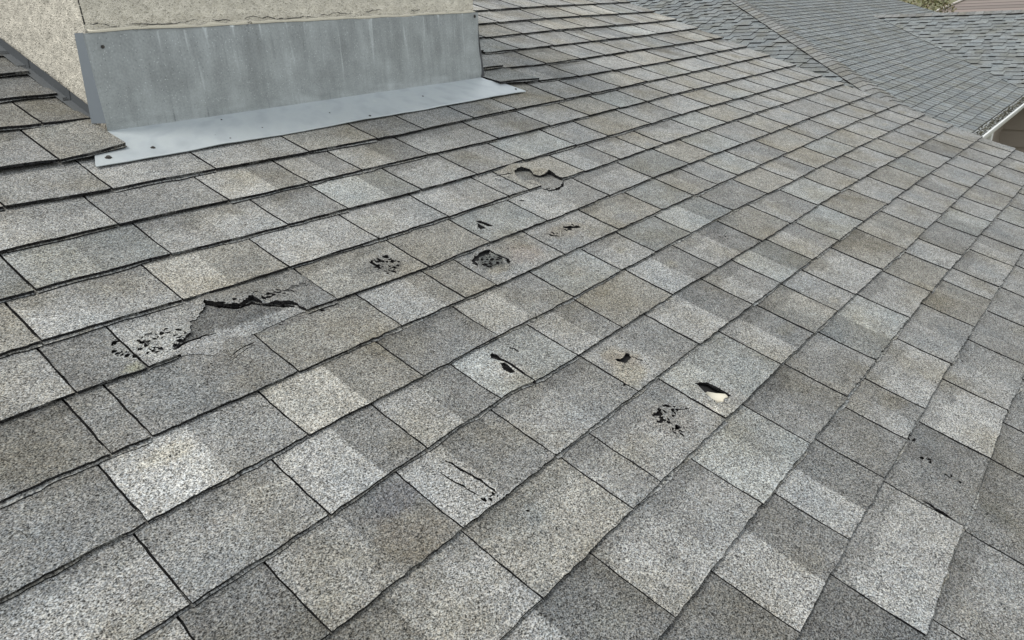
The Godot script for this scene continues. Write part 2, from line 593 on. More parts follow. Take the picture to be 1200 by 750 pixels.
	if at.call(9, 1.7) or at.call(9, 1.55):
		t.holes.append(ragged(mm([1651,1195,1682,1194,1708,1181,1692,1151,1701,1134,1732,1132,1747,1138,1748,1112,1755,1083,1715,1059,1658,1057,1647,1080,1657,1099,1655,1131,1625,1139,1633,1166]), .003))
		t.holes.append(slit(mm([1560,1204, 1600,1200, 1640,1190]), .005))
		t.holes.append_array(flecks(14, 1.60, 1.185, .05, .018, .002, .007, 90))
		t.holes.append(slit(mm([1625,1125, 1638,1105, 1640,1090]), .004))
		t.bumps = [Vector4(1.68, 1.205, .04, .014), Vector4(1.74, 1.145, .035, .012)]
	if at.call(8, 1.7) or at.call(8, 1.55):
		t.reach = 1.9
		t.lap = 4.6
		t.holes.append(ragged(slit(mm([1645,1082, 1658,1058, 1690,1054, 1715,1058, 1757,1084]), .009), .0015, 1))
		t.holes.append_array(flecks(7, 1.66, 1.062, .03, .012, .002, .006, 89))
		t.bumps = [Vector4(1.70, 1.08, .04, .004)]
		t.holes.append(mm([1516,1064,1528,1062,1536,1052,1526,1054]))
	if at.call(7, 1.48):
		t.stains.append([1.483, .889, .034, .024, Color(1.07, .98, .84), .9, -.3])
		t.holes.append_array(flecks(12, 1.53, .886, .032, .013, .004, .010, 78))
		t.holes.append_array(flecks(8, 1.452, .885, .014, .016, .003, .008, 71))
		t.holes.append(slit(mm([1508,896, 1530,886, 1558,870]), .015))
		t.holes.append(slit(mm([1440,900, 1449,879, 1462,868]), .005))
		t.holes.append_array(flecks(5, 1.53, .882, .02, .012, .0015, .004, 77))
		t.stains.append([1.50, .885, .07, .035, Color(1.03, .99, .91), .8, -.9])
		t.bumps = [Vector4(1.483, .89, .022, .007)]
	if at.call(5, .95):
		t.holes.append(ragged(mm([935,641,943,642,947,633,944,622,945,607,946,592,946,576,946,563,945,548,944,530,942,530,941,548,940,561,940,576,938,592,936,607,933,620,929,632]), .0012, 1))
		t.holes.append(mm([925,606,934,603,934,586,933,573,922,576,917,591]))
		t.holes.append(slit(mm([985,634, 991,624, 990,612]), .006))
		t.bumps = [Vector4(.926, .60, .022, .006), Vector4(.96, .59, .03, .003)]
		t.stains.append([.93, .585, .03, .04, Color(1.01, 1.01, .98), .8, .5])
	if at.call(4, 1.2):
		t.stains.append([1.15, .462, .045, .045, Color(1.06, .985, .86), 1.0, -.6])
		t.stains.append([1.12, .425, .05, .03, Color(1.05, 1.0, .87), .9, .2])
		t.holes.append(ragged(mm([1138,476,1151,470,1165,470,1182,475,1187,468,1179,459,1161,457,1148,455,1134,467]), .002, 1))
		t.holes.append(slit(mm([1182,462, 1187,449, 1190,437]), .004))
		t.bumps = [Vector4(1.125, .468, .03, .006), Vector4(1.175, .445, .025, -.002)]
	if at.call(4, 1.0):
		t.holes.append(fleck(1.087, .416, .006))
	if at.call(3, 1.3):
		t.holes.append(ragged(mm([1222,329,1234,323,1243,310,1242,294,1246,276,1247,258,1233,257,1231,266,1216,258,1198,266,1202,281,1205,294,1216,312]), .002, 1))
		t.bumps = [Vector4(1.25, .295, .025, .006), Vector4(1.2, .29, .03, .003)]
		t.stains.append([1.20, .265, .05, .045, Color(1.0, 1.0, .98), .8, .3])
		t.stains.append([1.25, .25, .03, .03, Color(1.0, 1.0, .98), .7, -.8])
		t.stains.append([1.176, .262, .012, .014, Color(1.0, 1.0, .96), 1.0, 2.6])
	if at.call(3, 1.05):
		t.holes.append_array(flecks(26, 1.09, .320, .036, .018, .003, .0075, 31))
		t.holes.append_array(flecks(20, 1.062, .295, .013, .032, .003, .0075, 32))
		t.holes.append(slit(mm([1108,318, 1126,300, 1140,296]), .003))
		t.stains.append([1.08, .308, .055, .045, Color(1.01, .99, .95), .9, -1.3])
		t.bumps = [Vector4(1.095, .325, .03, .0035), Vector4(1.06, .295, .02, .003)]
	if at.call(4, .7):
		t.holes.append(slit(mm([669,500, 672,470, 676,445, 680,415, 680,392]), .005))
		t.holes.append(slit(mm([642,490, 650,440, 655,405]), .003))
		t.holes.append_array(flecks(9, .661, .392, .016, .008, .002, .006, 43))
		t.stains.append([.668, .42, .03, .06, Color(1, 1, .98), .8, -.8])
		t.bumps = [Vector4(.69, .45, .04, .004)]
	if at.call(4, .47):
		t.stains.append([.535, .43, .06, .07, Color(1.035, .99, .90), 1.0, -.3])
		t.stains.append([.555, .49, .06, .03, Color(.985, .985, 1.02), .9, -.8])
		t.holes.append_array(flecks(8, .545, .482, .035, .012, .0012, .003, 41))
	if at.call(0, 1.4):
		t.holes.append_array(flecks(5, 1.465, -.055, .014, .009, .003, .007, 1))
		t.holes.append_array(flecks(6, 1.418, -.095, .007, .014, .003, .007, 2))
		t.holes.append_array(flecks(5, 1.405, -.145, .006, .022, .0025, .006, 3))
		t.holes.append(slit(mm([1290,-120, 1286,-150, 1280,-185]), .010))
		t.bumps = [Vector4(1.42, -.1, .05, .003)]
		t.stains.append([1.425, -.1, .05, .06, Color(1.0, .99, .96), .8, -.7])
	if at.call(5, 1.86):
		t.holes.append_array(flecks(12, 1.908, .618, .03, .014, .002, .006, 51))
		t.stains.append([1.908, .618, .04, .03, Color(1, 1, 1), .8, -1.2])
	if at.call(7, .2) or at.call(7, .32):
		t.holes.append_array(flecks(5, .33, .87, .012, .05, .0012, .003, 79))
	if t.holes.size() == 0 and t.stains.size() == 0 and t.n < 10 and rng.randf() < .34:      # scuffs and thin patches of granules
		var vs := lerpf(line_v(t.n, m), line_v(t.n + 1, m), rng.randf_range(.15, .85))
		var uu := lerpf(t.u0, t.u1, rng.randf_range(.15, .85))
		t.stains.append([uu, vs, rng.randf_range(.015, .05), rng.randf_range(.01, .03), [Color(1.03, 1.0, .90), Color(1, 1, .98), Color(.98, 1.0, .97)][rng.randi() % 3], rng.randf_range(.6, 1.0), rng.randf_range(-1.6, .9)])
		if rng.randf() < .5: t.holes.append_array(flecks(rng.randi_range(1, 4), uu, vs, .025, .015, .0012, .0035, hash(key) % 7777))
	if t.holes.size() == 0 and t.n < 8 and rng.randf() < .22:
		var v0 := lerpf(line_v(t.n, m), line_v(t.n + 1, m), rng.randf_range(.2, .8))
		t.holes.append_array(flecks(rng.randi_range(1, 3), m, v0, (t.u1 - t.u0) * .3, .03, .0015, .004, hash(key) % 9999))
	t.holes = merge(t.holes)

func parse_tone(t: Tab, s: String) -> void:
	if s.ends_with("t"):
		t.top = true
		s = s.trim_suffix("t")
	if s.ends_with("b"):
		t.tint = Color(1.015, 1.0, .935)
		s = s.trim_suffix("b")
	if s.ends_with("c"):
		t.tint = Color(.965, 1.0, .99)
		s = s.trim_suffix("c")
	if "@" in s:
		t.split = float(s.get_slice("@", 1))
		s = s.get_slice("@", 0)
	if "|" in s:
		t.ta = float(s.get_slice("|", 0)); t.tb = float(s.get_slice("|", 1))
		if t.split < 0: t.split = .5
	else:
		t.ta = float(s); t.tb = t.ta

func random_tone(t: Tab) -> void:
	t.ta = rng.randf_range(4.7, 7.0)
	t.tb = t.ta
	if rng.randf() < .68:
		t.split = rng.randf_range(.35, .62)
		t.tb = t.ta - rng.randf_range(1.2, 2.7)
		if rng.randf() < .2: t.tb = t.ta + 1
	t.top = rng.randf() < .45
	var r := rng.randf()
	if r < .16: t.tint = Color(1.015, 1.0, .935)
	elif r < .28: t.tint = Color(.965, 1.0, .99)
	if t.n > 8:
		t.ta = lerpf(t.ta, 6.2, .35); t.tb = lerpf(t.tb, 6.0, .35)

func rake(v: float) -> float:
	return 4.425 + .05 * maxf(0, v - .3) + wobble.get_noise_1d(v * 6) * .006

func build_roof(house: Node3D) -> void:
	var knots := {
		0: [.98,-.197, 1.28,-.194, 1.77,-.189, 1.98,-.194, 3.2,-.2],
		1: [.83,-.057, 1.09,-.052, 1.68,-.046, 2.29,-.050, 2.93,-.058, 4.4,-.075],
		2: [.67,.083, .95,.085, 1.31,.086, 1.85,.090, 2.09,.090, 2.84,.082, 3.57,.069, 4.4,.056],
		3: [.53,.229, .78,.231, 1.18,.231, 1.46,.234, 1.92,.231, 2.59,.223, 3.28,.221, 4.36,.198],
		4: [.37,.379, .65,.382, .95,.386, 1.28,.389, 1.64,.387, 2.42,.385, 2.97,.381, 4.39,.359],
		5: [.21,.522, .46,.524, .73,.535, .90,.539, .945,.531, 1.09,.530, 1.50,.534, 2.03,.528, 2.76,.531, 4.42,.507],
		6: [.09,.666, .61,.669, 1.16,.668, 1.46,.672, 1.79,.675, 2.11,.680, 2.38,.672, 3.28,.672, 4.44,.658],
		7: [.15,.810, .41,.806, .70,.804, .96,.803, 1.19,.799, 1.63,.802, 2.08,.805, 3.71,.813, 4.36,.804],
		8: [.28,.957, .46,.950, .81,.944, 1.03,.936, 1.35,.939, 1.63,.939, 1.83,.945, 2.27,.950, 4.12,.950],
		9: [.26,1.105, .51,1.097, .68,1.090, .92,1.087, 1.26,1.083, 1.52,1.088, 1.79,1.087, 2.54,1.101, 3.38,1.108, 4.45,1.114],
		10: [.37,1.250, .62,1.247, .79,1.239, 1.04,1.234, 1.26,1.227, 1.50,1.228, 1.68,1.232, 2.27,1.236, 2.88,1.249, 4.15,1.248],
		11: [.43,1.402, .70,1.400, .94,1.388, 1.48,1.388, 1.86,1.386, 2.61,1.400, 3.09,1.41, 4.47,1.418],
		12: [.43,1.566, .61,1.551, 1.28,1.538, 1.48,1.533, 1.81,1.544, 2.07,1.550, 2.64,1.551, 2.96,1.561, 4.50,1.590],
		13: [.49,1.722, .67,1.716, .78,1.728, 2.21,1.752, 2.66,1.723, 3.21,1.721, 4.55,1.747],
		14: [.5,1.93, .78,1.918, 2.30,1.902, 2.76,1.885, 3.48,1.898, 4.51,1.910],
		15: [.5,2.105, .78,2.098, 2.46,2.073, 3.76,2.074, 4.59,2.100],
		16: [.5,2.27, 2.64,2.248, 3.25,2.264, 4.05,2.256, 4.6,2.27],
		17: [2.82,2.426, 3.48,2.444, 4.33,2.437], 18: [3.02,2.616, 3.59,2.636, 4.66,2.644]}
	for n in knots:
		var pk := PackedVector2Array()
		for k in range(0, knots[n].size(), 2): pk.append(Vector2(knots[n][k], knots[n][k + 1]))
		lines[n] = pk
	# joints along each course and the blend of each tab (9 light ... 1 dark, left|right@where, t dark at the top, b brown, c cool)
	var rows := {
		-1: [".98 1.03 1.28 1.55 1.72 1.97 2.2 2.45 2.7", "5 5t 4 4 5 6 5 5"],
		0: [".52 .75 .98 1.28 1.54 1.77 2.04 2.28 2.50 2.75 3.0 3.25", "7 3 7t 4 7t 6|5 5 5 6 5 6"],
		1: [".33 .56 .83 1.07 1.28 1.44 1.59 1.85 2.12 2.35 2.48 2.71 2.91 3.17 3.40 3.64 3.87 4.12", "6 3 7|4.2@.5 7.3|4@.45 4.3 6|4.6 7t 6|5@.5 4.6b 6.2 6t 6|5 5.5 6c 5 6 5.5 6"],
		2: [".24 .46 .71 1.02 1.25 1.47 1.68 1.98 2.21 2.43 2.60 2.84 3.07 3.26 3.5 3.74 3.99 4.2", "6 7|3@.45 7|5.8@.5t 7.2|6.2@.55c 5|4@.45t 5.2 4.6|7@.45c 6.2t 5b 6.6 4.6 5|6.6@.5c 6 6|5 6 5.6 6.4t 5.5"],
		3: [".1 .33 .59 .83 .92 1.17 1.45 1.65 1.82 1.96 2.20 2.44 2.70 2.92 3.17 3.4 3.66 3.88 4.1 4.3", "6 5|7@.4t 6.2bt 6|5@.3t 6.3t 7|6@.4c 7|4.4@.5t 4.6|5.8@.4bt 6 6.8t 5.4|4.8bt 6|5.2b 6 6.4 5|6 6 6.4 5.6 6.2 6"],
		4: ["-.02 .23 .35 .59 .82 1.09 1.35 1.63 1.81 2.04 2.26 2.51 2.78 3.02 3.27 3.5 3.75 3.99 4.22", "6.5 3.2 6.2|4.4@.52 7.2|4.6@.42 6.4|5@.5t 6.2|4.4@.5 7|4.4@.52 7|5.6@.5t 7|4.2@.48c 7|5.4@.5 6.6c 5.2b 6.5 5.4b 5.2c 6.2 4.6|5 6.4 6"],
		5: [".02 .25 .46 .66 .85 1.08 1.25 1.48 1.72 2.00 2.22 2.47 2.70 2.91 3.15 3.4 3.62 3.87 4.1 4.3", "6|6.8@.4t 6.2t 7.4|4.4@.55 6.8|4.4@.5 7.2|6@.4tc 7|4.6@.5 5.4b 7|4.5@.5 6.8|4.4@.52t 5b 6.2|5.4 6.8c 6b 5.6 6.8 6b 6.4 6 6.4 6"],
		6: ["-.2 .05 .27 .53 .78 .99 1.25 1.46 1.63 1.83 2.11 2.37 2.60 2.83 3.05 3.31 3.55 3.78 4.02 4.25", "6.3 4.4 8|5.4@.5 7.9|4.8@.5b 4.4t 7.2|5.2@.45 6.2tc 6.4t 5.2c 7.2|4.5@.5c 4.8 5.8b 6.8|5.2 6.6b 6.8c 6.2b 7 6 6.5 6.2"],
		7: ["-.16 .08 .29 .35 .61 .85 1.03 1.13 1.39 1.64 1.88 2.08 2.25 2.41 2.61 2.87 3.20 3.48 3.81 4.05 4.25", "5 4.4t 5.4 4.6 5.2b 7|5.4@.7 5b 6 6.2 5.8bt 5.6c 6.6|5.4 6.2 7c 6|5 6.4b 6 6.6 6.2 6.5 6"],
		8: ["-.05 .2 .31 .42 .80 1.05 1.26 1.49 1.80 2.06 2.31 2.51 2.75 3.02 3.23 3.50 3.82 4.05 4.27", "5 6.4 4.4 6.3|5@.45 6.2bt 5.2b 6.2c 6.8|6 6.4t 5.4c 6.4b 6.8c 6.2 6.4b 6.8 6 6.4 6 6.6"],
		9: [".14 .32 .56 .79 1.03 1.26 1.50 1.59 1.87 2.08 2.26 2.39 2.69 2.92 3.19 3.37 3.56 3.77 4.02 4.25", "5.4b 6.8|6.2@.45t 7|5.4@.45b 6.8|6@.55 6.6|6 6.8|5.6@.5 6 6.2b 6.6|5.2@.5 6.2t 5.6b 6.2t 6.8c 6b 6.6 5.8|6.6 6.5 6.2b 6.6 6.2"],
		10: [".14 .37 .62 .89 1.06 1.30 1.52 1.74 2.02 2.22 2.52 2.77 3.05 3.28 3.52 3.74 3.95 4.13 4.34", "4.4c 6.2|4.4@.48c 6|6.8@.5t 6.4|4.8@.25t 7|4.6@.6c 6.6t 5.4|6 6.6c 6 5.4b 6.4|5.6 6.8 6b 6.4c 6.6 6.2 6.8 6 6.4"],
		11: [".1 .32 .59 .84 1.06 1.23 1.48 1.79 2.07 2.32 2.54 2.75 2.97 3.19 3.39 3.62 3.86 4.13 4.3", "6.4 7|6.4@.45t 4.8 7.4|4.8@.6 6.4|4.8@.5 6.8|4.8@.5 6.6|6t 6|5.2 6.6 6b 6.4c 6.6|5.6 6.4 6.8 6b 6.6 6.2 6.6 6.4"],
		12: [".2 .44 .65 .90 1.17 1.41 1.60 1.84 2.07 2.37 2.56 2.78 3.01 3.21 3.46 3.79 4.01 4.25", "7 4.9|5.3 6|5.2@.5 6.2|6 6.4b 5.2 5.8 5.2|6.6@.6 5.8b 6.2 5.8 6.6b 6.4 6.2c 6.8 6 6.6 6.4"],
		13: [".12 .36 .61 .772", "6t 6t 5.6b"],
		14: [".2 .43 .66 .772", "4.4 5b 4.4b"], 15: [".3 .55 .772", "4.2 3.8"], 16: [".4 .62 .772", "4.2 4.2"]}
	var right := {13: "2.206 2.44 2.69 2.97 3.23 3.53 3.83 4.08 4.3", 14: "2.215 2.40 2.67 2.93 3.14 3.36 3.61 3.86 4.12 4.36", 15: "2.215 2.47 2.71 2.96 3.28 3.44 3.70 3.97 4.25",
		16: "2.215 2.38 2.66 2.94 3.21 3.50 3.78 4.05 4.3", 17: "2.215 2.5 2.75 2.96 3.36 3.69 3.90 4.10 4.33", 18: "2.5 2.78 3.1 3.38 3.62 3.9 4.15 4.4"}
	var deck := Shape.new()
	var u_left := -3.2
	var v_low := -1.75
	var v_top := 4.3
	deck.quad(R(u_left, v_low, -.004), R(4.40, v_low, -.004), R(4.40, .3, -.004), R(u_left, .3, -.004), Color.WHITE)
	deck.quad(R(u_left, .3, -.004), R(4.40, .3, -.004), R(4.58, v_top, -.004), R(u_left, v_top, -.004), Color.WHITE)
	deck.quad(R(u_left, v_low, -.05), R(4.40, v_low, -.05), R(4.40, v_low, -.004), R(u_left, v_low, -.004), Color.WHITE)
	deck.quad(R(4.40, v_low, -.05), R(4.40, .3, -.05), R(4.40, .3, -.004), R(4.40, v_low, -.004), Color.WHITE)
	deck.quad(R(4.40, .3, -.05), R(4.58, v_top, -.05), R(4.58, v_top, -.004), R(4.40, .3, -.004), Color.WHITE)
	deck.quad(R(u_left, v_top, -.05), R(4.58, v_top, -.05), R(4.4, v_low, -.05), R(u_left, v_low, -.05), Color.WHITE)
	var ridge := R(0, v_top)
	for k in 1:          # the far slope behind the ridge
		var a := Vector3(u_left, ridge.y, ridge.z)
		var b := Vector3(4.58, ridge.y, ridge.z)
		var dn := Vector3(0, -S, -C) * 6.0
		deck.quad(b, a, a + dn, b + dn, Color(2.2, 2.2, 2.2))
	var roof := put("roof", deck, M.felt, house)
	var seed_ := 0
	var all := {}
	for n in rows:
		all[n] = [[rows[n][0].split(" ", false), rows[n][1].split(" ", false)]]
	for n in right:
		if not all.has(n): all[n] = []
		all[n].append([right[n].split(" ", false), PackedStringArray()])
	var order := all.keys()
	order.sort()
	for n in order:
		for part in all[n]:
			var us: PackedStringArray = part[0]
			var ts: PackedStringArray = part[1]
			var edge: float = rake(line_v(n, 4.4))
			var stops: Array[float] = []
			for x in us:
				if float(x) < edge - .05: stops.append(float(x))
			if not (n >= 13 and ts.size() > 0) and n > 0: stops.append(edge)
			for k in stops.size() - 1:
				seed_ += 1
				var t := Tab.new()
				t.n = n; t.u0 = stops[k]; t.u1 = stops[k + 1]; t.seed_ = seed_
				rng.seed = seed_ * 7919 + 13
				if k < ts.size(): parse_tone(t, ts[k])
				else: random_tone(t)
				if n >= 9:
					var up := clampf(.35 + .14 * (n - 8), 0, 1.3)
					if not (n >= 13 and t.u1 < .8): t.ta += up; t.tb += up
				if n >= 13 and t.u0 > 2: t.ta = maxf(t.ta, 6.6); t.tb = maxf(t.tb, 6.0)
				t.off = Vector2(rng.randf() * 3, rng.randf() * 3)
				t.lift = rng.randf_range(-.0004, .0012)
				t.curl = rng.randf_range(0, .0022)
				t.tilt = rng.randf_range(-.012, .012)
				t.ledge = rng.randf() < .7
				if n >= 13 and t.u0 > 2.2 and t.u0 < 2.22: t.lift += .004; t.curl += .002; t.base = .006
				if n >= 13 and t.u1 < .8: t.lift += .0015; t.curl += .003; t.base = .003
				if n == 13 and t.u1 < .8: t.base = .003
				if n == 13 and t.u1 < .8 and t.u1 > .7: t.base = .004; t.ramp = .058; t.curl = 0
				damage(t)
				if n == 7 and t.u0 < .5 and t.u1 > .5:
					var un := Tab.new()
					un.n = 7; un.u0 = .45; un.u1 = .83; un.seed_ = 1; un.under = 1; un.reach = 1.88; un.base = .0014; un.ledge = false
					damage(un)
					build_tab(un, roof, .0)
				build_tab(t, roof, clampf(.0021 + maxi(n, 0) * .0002 + maxf(0, t.u0 - .7) * .0040, .0021, .0155))
	# the rest of the roof, outside the picture, as one mass
	var far := Shape.new()
	var span := func(n: int, a: float, b: float) -> void:
		var u := a
		while u < b - .05:
			var e := minf(b, u + rng.randf_range(.2, .28))
			var t := Tab.new()
			t.n = n; t.u0 = u; t.u1 = e; t.seed_ = 5
			random_tone(t)
			var col := tone_color(t.ta)
			var va := line_v(n, u)
			var vt := line_v(n + 1, u)
			far.quad(R(u + .002, va, .0098), R(e - .002, va, .0098), R(e - .002, vt + .03, .002), R(u + .002, vt + .03, .002), col, .9)
			far.quad(R(u + .002, va, .003), R(e - .002, va, .003), R(e - .002, va, .0098), R(u + .002, va, .0098), Color(.05, .05, .05))
			u = e
	rng.seed = 77
	for n in range(-11, 27):
		var first := -99.0
		var last := 99.0
		if all.has(n):
			first = float(all[n][0][0][0])
			var lp: PackedStringArray = all[n][all[n].size() - 1][0]
			last = float(lp[lp.size() - 1])
		var edge := rake(line_v(n, 4.4))
		if first < -90:
			if n < 19: span.call(n, u_left, edge)
			elif n < 22: span.call(n, u_left, .772); span.call(n, 2.215, edge)
			else: span.call(n, u_left, edge)
		else:
			span.call(n, u_left, first)
			if n <= 0: span.call(n, last, edge)
		if n == 17: span.call(n, u_left, .772)
		if n == 18: span.call(n, u_left, .772); span.call(n, 2.215, 2.5)
	var fo := put("shingles", far, M.shingle0, roof)
	fo.set_meta("kind", "stuff")
	# a crumb of white foam pushed up in one hole
	var foam := Shape.new()
	var ids := []
	for j in 7:
		for k in 14:
			var th := TAU * k / 14
			var ph := PI * j / 6
			var d := Vector3(cos(th) * sin(ph) * .023, sin(th) * sin(ph) * .0135, cos(ph) * .0075)
			d *= 1.0 + wobble.get_noise_3d(d.x * 130, d.y * 130, d.z * 200) * .8
			d.z = clampf(d.z, -.006, .0055)
			var q := Vector2(d.x, d.y).rotated(2.5)
			ids.append(foam.vert(R(1.219 + q.x, .276 + q.y, .004 + d.z), R(d.x, d.y, d.z * 4).normalized(), Vector2.ZERO, Color(1.1, 1.1, 1.08)))
	for j in 6:
		for k in 14:
			var a: int = j * 14 + k
			var b: int = j * 14 + (k + 1) % 14
			foam.tri(a, a + 14, b + 14); foam.tri(a, b + 14, b)
	var fm := put("foam_lump", foam, M.caulk, roof)
	fm.set_meta("label", "white foam lump showing in a torn hole")
	# the house below
	var wall := Shape.new()
	var y0 := -3.3
	var front := R(0, -1.35)
	var back := Vector3(0, ridge.y, ridge.z) + Vector3(0, -S, -C) * 5.6
	wall.quad(Vector3(u_left + .3, y0, front.z), Vector3(4.1, y0, front.z), Vector3(4.1, front.y - .06, front.z), Vector3(u_left + .3, front.y - .06, front.z), Color.WHITE)
	wall.quad(Vector3(4.1, y0, back.z), Vector3(u_left + .3, y0, back.z), Vector3(u_left + .3, back.y - .06, back.z), Vector3(4.1, back.y - .06, back.z), Color.WHITE)
	for x in [4.1, u_left + .3]:
		wall.quad(Vector3(x, y0, front.z), Vector3(x, y0, back.z), Vector3(x, back.y - .06, back.z), Vector3(x, front.y - .06, front.z), Color.WHITE)
		wall.quad(Vector3(x, front.y - .06, front.z), Vector3(x, back.y - .06, back.z), Vector3(x, ridge.y - .07, ridge.z), Vector3(x, ridge.y - .07, ridge.z), Color.WHITE)
	put("wall", wall, M.siding, house)

# ------------------------------------------------------------------ chimney
func screw(p: Vector3, normal: Vector3, r: float, parent: Node) -> void:
	var sh := Shape.new()
	var x := normal.cross(Vector3(0.31, .2, .9)).normalized()
	var y := normal.cross(x)
	var ring := func(rad: float, h: float) -> Array:
		var o := []
		for k in 6: o.append(p + (x * cos(TAU * k / 6) + y * sin(TAU * k / 6)) * rad + normal * h)
		return o
	var rings := [ring.call(r * 1.6, 0.0), ring.call(r * 1.6, r * .25), ring.call(r, r * .3), ring.call(r * .9, r * .95)]
	for j in 3:
		for k in 6: sh.quad(rings[j][k], rings[j][(k + 1) % 6], rings[j + 1][(k + 1) % 6], rings[j + 1][k], Color.WHITE)
	for k in 6:
		var a: Vector3 = rings[3][k]
		var b: Vector3 = rings[3][(k + 1) % 6]
		sh.quad(p + normal * r * .95, a, b, p + normal * r * .95, Color.WHITE)
	put("screw", sh, M.rust, parent)

func build_chimney() -> void:
	var foot := R(1.48, 1.84)
	var t := thing("chimney", "cream stucco chimney with grey metal flashing at its foot", "chimney", foot)
	var L := func(p: Vector3) -> Vector3: return p - foot
	var up := Vector3.UP
	var u0 := .788
	var u1 := 2.182
	var base := R(0, 1.842)
	# stucco body: each face a lumpy sheet
	var sh := Shape.new()
	var face := func(o: Vector3, x: Vector3, y: Vector3, nx: int, ny: int) -> void:
		var nn := x.cross(y).normalized()
		var first := sh.v.size()
		for j in ny + 1:
			for k in nx + 1:
				var e := minf(minf(k, nx - k), 2) / 2.0
				var p: Vector3 = o + x * k / nx + y * j / ny
				var rough := wobble.get_noise_3d(p.x * 150, p.y * 190, p.z * 150)
				var d := (rough * .0034 + minf(0, wobble.get_noise_3d(p.x * 60, p.y * 90, p.z * 60) + .1) * .006 + wobble.get_noise_3d(p.x * 14, p.y * 14, p.z * 14) * .003) * e
				sh.vert(p + nn * d, nn, Vector2.ZERO, Color.WHITE)
		for j in ny:
			for k in nx:
				var q := first + j * (nx + 1) + k
				sh.tri(q, q + 1, q + nx + 2); sh.tri(q, q + nx + 2, q + nx + 1)
		for j in range(1, ny):
			for k in range(1, nx):
				var q := first + j * (nx + 1) + k
				sh.n[q] = (sh.v[q + 1] - sh.v[q - 1]).cross(sh.v[q + nx + 1] - sh.v[q - nx - 1]).normalized()
	var hgt := 1.7
	var depth := 1.15
	var b0: Vector3 = L.call(Vector3(0, base.y - .05, base.z))
	var low := .62
	face.call(b0 + Vector3(u0, 0, 0), Vector3(u1 - u0, 0, 0), up * low, 210, 92)
	face.call(b0 + Vector3(u0, 0, -depth), Vector3(0, 0, depth), up * low, 180, 92)
	face.call(b0 + Vector3(u0, low, 0), Vector3(u1 - u0, 0, 0), up * (hgt - low), 60, 50)
	face.call(b0 + Vector3(u0, low, -depth), Vector3(0, 0, depth), up * (hgt - low), 50, 50)
	face.call(b0 + Vector3(u1, 0, 0), Vector3(0, 0, -depth), up * hgt, 20, 30)
	face.call(b0 + Vector3(u1, 0, -depth), Vector3(u0 - u1, 0, 0), up * hgt, 20, 30)
	sh.quad(b0 + Vector3(u0, hgt, 0), b0 + Vector3(u1, hgt, 0), b0 + Vector3(u1, hgt, -depth), b0 + Vector3(u0, hgt, -depth), Color.WHITE)
	put("stucco_body", sh, M.stucco, t)
	var cap := Shape.new()
	cap.box(b0 + Vector3(u0 - .05, hgt + .002, -depth - .05), Vector3(u1 - u0 + .1, 0, 0), Vector3(0, .09, 0), Vector3(0, 0, depth + .1), Color.WHITE)
	put("cap", cap, M.trim, t)
	# front flashing: one bent sheet, apron on the shingles and plate against the wall
	var nx := 72
	var prof := [Vector3(1.664, .0105, 0), Vector3(1.668, .0125, 0), Vector3(1.75, .0125, 0), Vector3(1.81, .0125, 0), Vector3(1.836, .0125, 0), Vector3(1.836, .0, .03), Vector3(1.837, .0, .12), Vector3(1.838, 0, .228), Vector3(1.8385, 0, .234)]
	var run := 0.0
	var rows := []
	for j in prof.size():
		var row := []
		var q: Vector3 = prof[j]
		for k in nx + 1:
			var f := float(k) / nx
			var lo := lerpf(.668, 2.265, f)
			var hi := lerpf(.776, 2.194, f)
			var p: Vector3
			if q.z == 0:
				var blend := smoothstep(1.70, 1.83, q.x)
				var u := lerpf(lo, hi, blend)
				p = R(u, q.x, q.y + (wobble.get_noise_2d(u * 9, q.x * 30) * .0045 + .0012) * (1 - blend * .75))
			else:
				p = R(hi, 1.836, .012) + up * q.z
				p.z += wobble.get_noise_2d(hi * 6, q.z * 14 + 50) * .004 + .001
				if j == prof.size() - 1: p.y += wobble.get_noise_2d(hi * 14, 9) * .003
			row.append(p)
		rows.append(row)
	var made := []
	for half in [[0, 4], [4, 8]]:
		var fl := Shape.new()
		for j in range(half[0], half[1] + 1):
			for k in nx + 1:
				var j0 := maxi(j - 1, half[0])
				var j1 := mini(j + 1, half[1])
				var nn: Vector3 = ((rows[j][mini(k + 1, nx)] - rows[j][maxi(k - 1, 0)]) as Vector3).cross(rows[j1][k] - rows[j0][k]).normalized()
				fl.vert(L.call(rows[j][k]), nn, Vector2(float(k) / nx, 1.0 - float(j - 4) / 4.0) if half[0] == 4 else Vector2(k * 1.6 / nx, j * .06), Color(1.0, 1.0, .995) if half[0] == 0 else Color(1.05, 1.05, 1.04))
		for j in half[1] - half[0]:
			for k in nx:
				var q: int = j * (nx + 1) + k
				fl.tri(q, q + 1, q + nx + 2); fl.tri(q, q + nx + 2, q + nx + 1)
		if half[0] == 0:
			for k in nx:        # lower edge of the sheet
				var a: Vector3 = L.call(rows[0][k])
				var b: Vector3 = L.call(rows[0][k + 1])
				var d := R(0, 0, -.002)
				fl.quad(a + d, b + d, b, a, Color(.8, .8, .8))
		made.append(fl)
	var flash := put("front_flashing", made[1], M.zinc, t)
	put("apron", made[0], M.apron, flash)
	for s in [[.710, 1.693, .0055], [.825, 1.706, .0042], [1.025, 1.685, .003], [1.500, 1.676, .0042], [2.233, 1.690, .0045], [1.002, 1.718, .0022], [1.144, 1.717, .0022], [1.804, 1.756, .0024], [1.073, 1.806, .0018], [1.397, 1.743, .0018]]:
		screw(L.call(R(s[0], s[1], .0125)), R(0, 0, 1), s[2], flash)
	screw(L.call(R(.815, 1.836, .012) + up * .20 + Vector3(0, 0, .002)), Vector3(0, 0, 1), .003, flash)
	screw(L.call(R(2.175, 1.836, .012) + up * .222 + Vector3(0, 0, .002)), Vector3(0, 0, 1), .004, flash)
